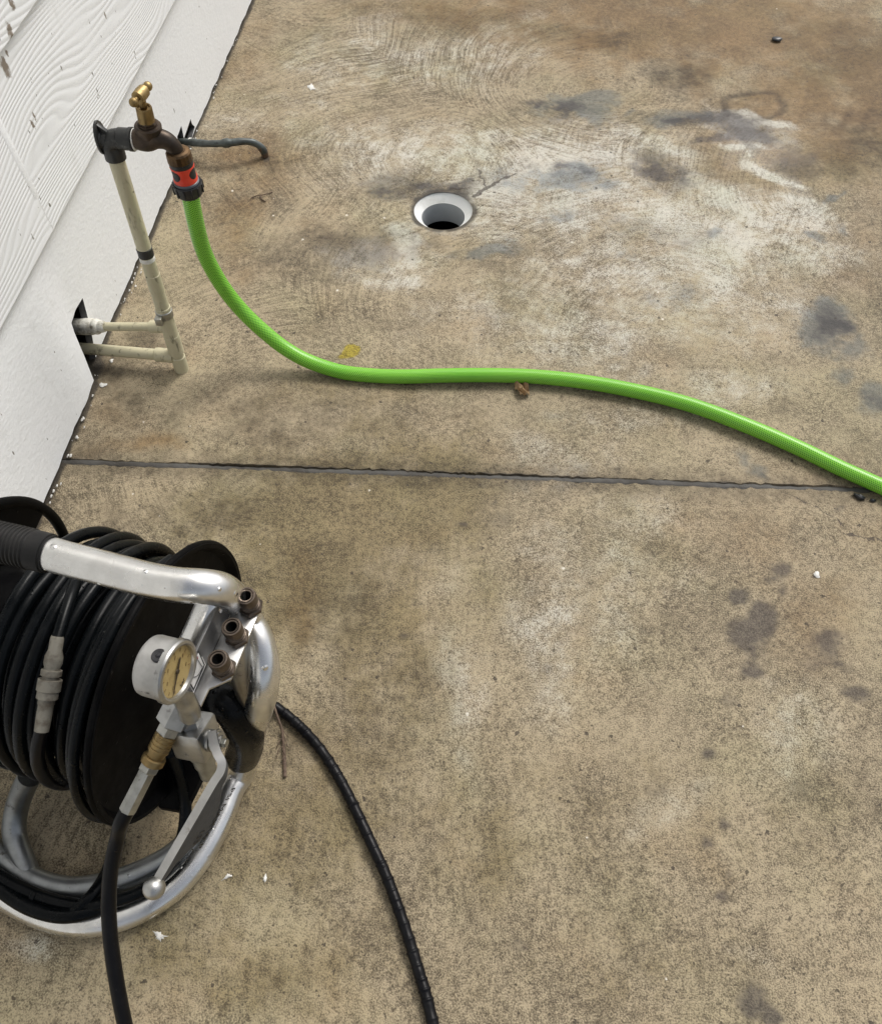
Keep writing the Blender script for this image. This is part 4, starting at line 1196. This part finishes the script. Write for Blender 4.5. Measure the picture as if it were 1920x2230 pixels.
feed = thing("feed_hose", "thick black hose hanging from the brass coupling below the gauge", "hose", tuple(P(300, 2300, 0)))
bc0 = P(392, 1541, .312) + ca * .0262
pr = [(0, .0080)]
for k in range(4):
    a = .0015 + k * .0040
    pr += [(a, .0084), (a + .0005, .0092), (a + .0028, .0092), (a + .0033, .0082)]
pr += [(.0185, .0080), (.0225, .0078), (.0230, .0094), (.0240, .0101), (.0290, .0101), (.0300, .0090), (.0301, .006)]
lathe("brass_coupling", bc0, ca, pr, M['brass'], feed, 30, 40)
hexnut("ferrule_nut", bc0, ca, .0298, .0370, .0088, M['zinc'], feed)
fe = lathe("ferrule", bc0, ca, [(.0365, .0066), (.0372, .0070), (.078, .0074), (.0785, .0066)], M['zinc'], feed, 8, 15)
f0 = bc0 + ca * .076
tube("hose_body", [f0, f0 + ca * .015, P(257, 1822, .226), P(244, 1880, .208), P(238, 1940, .190), P(238, 2000, .174), P(243, 2060, .158), P(253, 2130, .140), P(268, 2210, .118), P(292, 2310, .085), P(330, 2440, .045), P(390, 2600, .015), P(480, 2800, .0068)], .0066, M['rubber_dull'], feed, .005, 22)

# ball valve with lever
vc = P(425, 1602, .278)
va = unit(P(452, 1676, .240) - P(412, 1566, .300))
ve = unit(RA - va * (RA @ va)); vu = np.cross(va, ve)
hexnut("valve_union", vc, va, -.030, -.014, .0105, M['alu_cast'], reel, .2)
link("valve_body", obox_mesh(vc, va, ve, vu, .033, .031, .031, .0028), M['alu_cast'], reel)
lathe("valve_outlet", vc, va, [(.015, .0110), (.024, .0110), (.0245, .0096), (.036, .0096), (.0365, .0082), (.052, .0080)], M['zinc'], reel, 20)
sp = vc + ve * .0155 + vu * .002
lathe("valve_spindle", sp, ve, [(0, .0095), (.003, .0095), (.0035, .0080), (.006, .0080), (.0065, .0108), (.008, .0108), (.0085, .0090), (.0100, .0088), (.0105, .0060), (.0125, .0058)], M['alu_cast'], reel, 24)
hexnut("spindle_nut", sp, ve, .0120, .0165, .0040, M['zinc'], reel)
lv = spline([P(461, 1592, .300), P(465, 1616, .300), P(473, 1640, .300), P(483, 1661, .299), P(480, 1680, .297), P(466, 1702, .294), P(430, 1764, .283), P(390, 1833, .270), P(343, 1914, .254)], .002)
ls = np.r_[0, np.cumsum(np.linalg.norm(np.diff(lv, axis=0), axis=1))]
LL = ls[-1]
lvv, lff = [], []
tg = np.gradient(lv, axis=0); tg /= np.linalg.norm(tg, axis=1)[:, None]
HFUN = lambda f: float(np.interp(f, [0, .22, .32, .40, .50, .62, .74, .86, 1], [.010, .010, .016, .034, .046, .042, .026, .013, .008]))
for i in range(len(lv)):
    sd_ = unit(np.cross(tg[i], Z)); w_ = .0036
    hh = HFUN(ls[i] / LL)
    for a, b in ((-1, 0), (1, 0), (1, -1), (-1, -1)):
        lvv.append(lv[i] + sd_ * w_ * a * (1 if b == 0 else .85) + Z * hh * b)
for i in range(len(lv) - 1):
    for k in range(4):
        m_ = (k + 1) % 4
        lff.append((i * 4 + k, i * 4 + m_, (i + 1) * 4 + m_, (i + 1) * 4 + k))
lff += [(3, 2, 1, 0), tuple((len(lv) - 1) * 4 + k for k in range(4))]
bmv = bmesh.new()
vs_ = [bmv.verts.new(tuple(v)) for v in lvv]
for f_ in lff: bmv.faces.new([vs_[k] for k in f_])
lever = link("valve_lever", from_bm(bmv, True, 35), M['plate'], reel)
lever.data.materials.append(M['levershade'])
for f_ in lever.data.polygons:
    if f_.normal.z < .6: f_.material_index = 1  # faces not turned up take the painted-shade colour
link("lever_ball", sphere_mesh(P(336, 1934, .250), .0092, 24), M['alu_cast'], lever)
# cast letters on the lever's side face
def lever_text(body, f, drop, size):
    i = int(f * (len(lv) - 1))
    side = unit(np.cross(tg[i], Z))
    if side @ (CAM - lv[i]) < 0: side = -side
    hh = HFUN(f)
    pos = lv[i] - Z * (hh * drop) + side * (.0036 * (1 - .15 * drop) + .0003)
    d = lv[min(i + 8, len(lv) - 1)] - lv[i - 8]
    text("lever_lettering", body, size, pos, d if True else -d, np.cross(side, unit(d)), M['blackink'], lever)
lever_text("PSI MAX W.P.", .50, .86, .0105)
lever_text("155 C", .70, .80, .0105)

# black bracket that carries the drum, under the valve
link("drum_bracket", prism_mesh([P(335, 1590, .115), P(452, 1640, .115), P(440, 1690, .085), P(402, 1768, .050), P(345, 1758, .050)], (0, 0, -.012), .001), M['drum'], reel)
# rubber bumper
tube("rubber_bumper", [P(440, 1492, .225), P(470, 1513, .235), P(504, 1540, .228), P(529, 1580, .200), P(535, 1622, .150), P(520, 1664, .090)], .0185, M['bumper'], reel, .004, 28,
     rfun=lambda s, L: .0182 * min(1, .55 + 3 * min(s, L - s) / L * 1.0) if min(s, L - s) < L * .15 else .0182)

# ------------------------------------------------------------------ hoses wound on the drum
coil = thing("drain_hose", "black drain hose wound in many turns on the reel drum", "hose", tuple(RC - RA * .07 + np.array([0, 0, -.12])))
def coil_pt(t, R, phi):
    return RC - RA * t + R * (math.cos(phi) * Z + math.sin(phi) * (-RP))
cp = []
turns = 8.6
N = int(turns * 60)
for i in range(N):
    ph = 2 * math.pi * i / 60
    k = i / N
    t = .020 + .104 * k + .0030 * math.sin(ph * .73 + 1) + .0022 * math.sin(ph * 2.31)
    R = .112 + .010 * min(1, k * 2.2) + .0030 * math.sin(ph * .41) + .0022 * math.sin(ph * 1.37 + 2)
    R += .006 * max(0, -math.cos(ph)) * (k ** 2)
    cp.append(coil_pt(t, R, ph))
link("hose_winding", tube_mesh(np.array(cp), .0062, 14), M['rubber'], coil)
cp = []
for i in range(int(9 * 48)):
    ph = 2 * math.pi * i / 48 + .7
    k = i / (9 * 48)
    t = .014 + .112 * k + .003 * math.sin(ph * .57)
    R = .098 + .002 * math.sin(ph * .9)
    cp.append(coil_pt(t, R, ph))
link("hose_winding", tube_mesh(np.array(cp), .0062, 12), M['rubber'], coil)
cp = [coil_pt(.0100 + .004 * math.sin(p_ * 1.1), .139 + .004 * math.sin(p_ * .8), p_) for p_ in np.linspace(-.6, 5.4, 160)]
link("loose_turn", tube_mesh(np.array(cp), .0050, 12), M['rubber'], coil)
cp = [coil_pt(.017 + .003 * math.sin(p_ * 1.3), .132 + .004 * math.sin(p_ * .7 + 1), p_) for p_ in np.linspace(-.3, 4.6, 140)]
link("loose_turn", tube_mesh(np.array(cp), .0050, 12), M['rubber'], coil)
# outer turn with the grey coupling in it
def on_coil(x, y, R=.131):
    return hit_cyl(x, y, RC, RA, R)
c_top, c_bot = on_coil(126, 1385), on_coil(91, 1592)
cl = np.linalg.norm(c_bot - c_top)
cx = unit(c_bot - c_top)
bow = unit(CAM - (c_top + c_bot) / 2)
mid = on_coil(110, 1480)
f_ = cl
prof = [(0, .0058), (.004, .0066), (.020, .0066), (.030, .0088), (.040, .0090), (.046, .0076), (.049, .0078), (.050, .0100), (.058, .0100), (.059, .0080), (.063, .0080), (.064, .0116), (.080, .0116), (.081, .0104), (.092, .0104), (.093, .0082), (.100, .0082), (.102, .0074), (.118, .0076), (.140, .0070), (.141, .0058)]
sc_ = cl / .141
up_c = unit(CAM - c_top)
lathe("hose_coupling", c_top + up_c * .006, cx, [(a * sc_, b * .88) for a, b in prof], M['coupling'], coil, 24, 40)
tube("coupled_hose", [on_coil(172, 1250, .124), on_coil(158, 1290, .130), on_coil(143, 1335, .132), c_top + up_c * .006 + cx * .004], .0055, M['rubber'], coil, .004, 16)
tube("coupled_hose", [c_bot + up_c * .006 - cx * .004, on_coil(82, 1630, .133), on_coil(85, 1668, .131), on_coil(105, 1698, .128), on_coil(140, 1708, .122), on_coil(180, 1700, .112)], .0062, M['rubber_dull'], coil, .004, 18)
# hose tail lying in the ground hoop
tail = thing("hose_tail", "black hose looped along the reel's round ground tube below the drum", "hose", tuple(P(200, 1975, 0)))
tube("hose_length", [P(372, 1640, .12), P(392, 1690, .085), P(404, 1750, .055), P(402, 1800, .044), P(388, 1850, .037), P(360, 1898, .034), P(315, 1938, .033), P(255, 1962, .033), P(195, 1972, .033), P(130, 1964, .034), P(60, 1940, .034), P(0, 1908, .034), P(-60, 1860, .03)], .0066, M['rubber'], tail, .005, 18)
tube("hose_length", [P(262, 1830, .006), P(240, 1880, .012), P(218, 1925, .030), P(192, 1958, .036), P(160, 1985, .034)], .0062, M['rubber'], tail, .005, 16)
tube("hose_length", [P(250, 1962, .020), P(200, 1984, .030), P(140, 1994, .033), P(80, 1982, .033), P(30, 1956, .033), P(-20, 1915, .033), P(-70, 1860, .03)], .0080, M['rubber'], tail, .005, 18)
lathe("joint_band", P(78, 1950, .034), unit(P(120, 1964, .034) - P(40, 1930, .034)), [(-.003, .0066), (-.0025, .0074), (.0025, .0074), (.003, .0066)], M['rubber'], tail, 18)
# printing on the inner hoop
def ring_text(body, px, size, mat, dx):
    p0 = P(px[0], px[1], .0215); p1 = P(px[2], px[3], .0215)
    text("hoop_print", body, size, (p0 + p1) / 2, p0 - p1 if dx < 0 else p1 - p0, np.array([0, -1, .6]) if dx < 0 else np.array([0, 1, -.6]), mat, inner_tube)

# clamp and fitting glimpsed behind the drum
fit = lathe("hose_fitting", P(25, 1302, .13), unit(P(85, 1240, .17) - P(25, 1302, .13)), [(-.02, .008), (0, .008), (.001, .011), (.010, .011), (.011, .009), (.018, .009), (.019, .0135), (.026, .0135), (.0262, .0130), (.040, .0130), (.0402, .0138), (.046, .0138), (.047, .009), (.070, .008)], M['blackplastic'], reel, 24)
lathe("clamp_band", P(25, 1302, .13), unit(P(85, 1240, .17) - P(25, 1302, .13)), [(.0262, .0132), (.0264, .0140), (.0398, .0140), (.040, .0132)], M['plate'], fit, 24)

# ------------------------------------------------------------------ ridged hose on the floor to the right
rh = thing("ridged_hose", "thin black ridged hose curving over the concrete from the reel", "hose", tuple(P(800, 1860, 0)))
rg = random.Random(5)
ridges = []
s_ = .01
while s_ < 1.2:
    ridges.append((s_, rg.uniform(.4, 1.0))); s_ += rg.uniform(.009, .019)
rs = np.array([a for a, b in ridges]); rk = np.array([b for a, b in ridges])
def ridge_r(s, L):
    k = np.argmin(np.abs(rs - s))
    return .0062 + .0011 * rk[k] * math.exp(-((s - rs[k]) / .0011) ** 2) + .0002 * math.sin(s * 411)
RZ = .0064
tube("hose_body", [P(500, 1490, .03), P(545, 1508, .018), P(592, 1534, .009), P(640, 1570, RZ), P(690, 1622, RZ), P(735, 1688, RZ), P(775, 1765, RZ), P(810, 1840, RZ), P(840, 1905, RZ), P(868, 1980, RZ), P(890, 2045, RZ), P(910, 2110, RZ), P(928, 2170, RZ), P(945, 2240, RZ), P(970, 2350, RZ), P(1010, 2500, RZ), P(1080, 2700, RZ)], .006, M['rubber_dull'], rh, .0009, 16, rfun=ridge_r)

# ------------------------------------------------------------------ litter on the floor
def scrap(name, label, cat, px, py, r, mat, squash, jit=.5, seed=1, rot=0.0, lift=None):
    c = P(px, py, 0)
    me_ = sphere_mesh((0, 0, 0), r, 12, squash, jit, seed)
    o = bpy.data.objects.new(name, me_)
    me_.materials.append(mat)
    o.location = (c[0], c[1], (r * squash[2] * .7 if lift is None else lift))
    o.rotation_euler = (0, 0, rot)
    COL.objects.link(o)
    return tag(o, label, cat)
def splat(name, label, cat, px, py, r, mat, seed, spikes=0, sx=1.0, h=.0012, group=None):
    rg_ = random.Random(seed)
    bm_ = bmesh.new()
    n_ = 30
    ring_ = []
    for k in range(n_):
        a = 2 * math.pi * k / n_
        rr = r * (.78 + .16 * math.sin(a * 2 + seed) + .12 * math.sin(a * 3 + seed * 2) + rg_.uniform(-.14, .14))
        if spikes and k % max(2, n_ // spikes) == 0: rr *= rg_.uniform(1.2, 1.7)
        ring_.append((rr * math.cos(a) * sx, rr * math.sin(a)))
    top = bm_.verts.new((0, 0, h))
    inn = [bm_.verts.new((x * .55, y * .55, h * rg_.uniform(.6, 1.1))) for x, y in ring_]
    out_ = [bm_.verts.new((x, y, -.0006)) for x, y in ring_]
    for k in range(n_):
        m_ = (k + 1) % n_
        bm_.faces.new((top, inn[k], inn[m_])); bm_.faces.new((inn[k], out_[k], out_[m_], inn[m_]))
    o = bpy.data.objects.new(name, from_bm(bm_, True))
    o.data.materials.append(mat)
    c = P(px, py, 0)
    o.location = (c[0], c[1], 0)
    o.rotation_euler = (0, 0, rg_.uniform(0, 3))
    COL.objects.link(o)
    return tag(o, label, cat, group)
splat("bird_dropping", "white star shaped dropping on the concrete beyond the drain, right of the wall", "dropping", 677, 189, .0085, M['splat'], 3, 6, 1.2)
splat("paint_spot", "cream paint spot on open concrete right of the grey oil stains", "paint spot", 1778, 1251, .0058, M['splat'], 8, 0, 1.0, group="paint spots on the concrete")
splat("paint_spot", "white paint spot on concrete left of the ridged hose, rightmost of three", "paint spot", 577, 1912, .0050, M['splat'], 9, 3, .5, group="paint spots on the concrete")
splat("paint_spot", "scattered white paint spot just right of the lever ball and hoop", "paint spot", 496, 1908, .0046, M['splat'], 10, 3, .6, group="paint spots on the concrete")
splat("paint_spot", "white paint spot on concrete below the reel, right of the feed hose", "paint spot", 347, 2038, .0060, M['splat'], 12, 5, .8, group="paint spots on the concrete")
splat("paint_spot", "rounded white paint drip on the floor below the two branch pipes", "paint spot", 224, 838, .0072, M['splat'], 13, 2, .7, group="paint spots on the concrete")
splat("paint_spot", "small white paint drip beside the lower branch pipe at the wall", "paint spot", 243, 785, .0042, M['splat'], 14, 0, 1.0, group="paint spots on the concrete")
scrap("pebble", "small dark wet pebble alone on brown concrete at the upper right", "pebble", 1690, 87, .0115, M['pebble'], (1.0, .75, .30), .25, 4)
scrap("grit_lump", "dark grit lump with a pale end below the green hose", "debris", 1868, 1084, .0060, M['pebble'], (1.4, .6, .6), .6, 5, -.6)
scrap("grit_lump", "smaller dark grit lump at the right edge below the joint", "debris", 1898, 1091, .0035, M['pebble'], (1.3, .7, .6), .6, 6, .1)
# crumpled leaf under the green hose
bm_ = bmesh.new()
rgl = random.Random(21)
gx, gy = 7, 9
vg = [[bm_.verts.new(((i - 3) * .0036 * (1 - abs(j - 4) * .09) + rgl.uniform(-.001, .001), (j - 4) * .0040, .004 + .004 * math.sin(i * 1.7 + j) + rgl.uniform(-.002, .0025))) for i in range(gx)] for j in range(gy)]
for j in range(gy - 1):
    for i in range(gx - 1):
        bm_.faces.new((vg[j][i], vg[j][i + 1], vg[j + 1][i + 1], vg[j + 1][i]))
lf = bpy.data.objects.new("dry_leaf", from_bm(bm_, False))
lf.data.materials.append(M['leaf'])
sol = lf.modifiers.new("thickness", 'SOLIDIFY'); sol.thickness = .0006
c = P(1135, 848, 0); lf.location = (c[0], c[1], .0015); lf.rotation_euler = (0, 0, .25)
COL.objects.link(lf)
tag(lf, "crumpled dry brown leaf caught against the lower side of the green hose", "leaf")
# dead stem beside the ridged hose
stem = thing("dead_stem", "dry frayed brown plant stem lying across the ridged hose by the reel", "twig", tuple(P(618, 1640, 0)))
tube("stem", [P(594, 1526, .016), P(604, 1560, .017), P(614, 1590, .006), P(618, 1630, .003), P(620, 1665, .0025), P(620.5, 1692, .0025)], .002, M['deadgrass'], stem, .003, 8,
     rfun=lambda s, L: .0012 + .0010 * min(1, s / L * 1.2))
for k in range(9):
    y_ = 1590 + k * 7
    a = rgl.uniform(-1, 1)
    tube("stem_fibre", [P(617 + rgl.uniform(-2, 2), y_, .004), P(617 + a * 9, y_ + rgl.uniform(4, 14), .006), P(617 + a * 16, y_ + rgl.uniform(8, 30), .0025)], .0005, M['deadgrass'], stem, .003, 6)
tw = thing("twig", "short dark forked twig on the concrete left of the drain", "twig", tuple(P(570, 425, 0)))
tube("twig_stem", [P(546, 432, .002), P(560, 426, .004), P(575, 424, .004), P(593, 418, .002)], .0010, M['deadgrass'], tw, .003, 8)
tube("twig_fork", [P(566, 425, .004), P(570, 433, .003), P(578, 439, .002)], .0013, M['deadgrass'], tw, .003, 8)
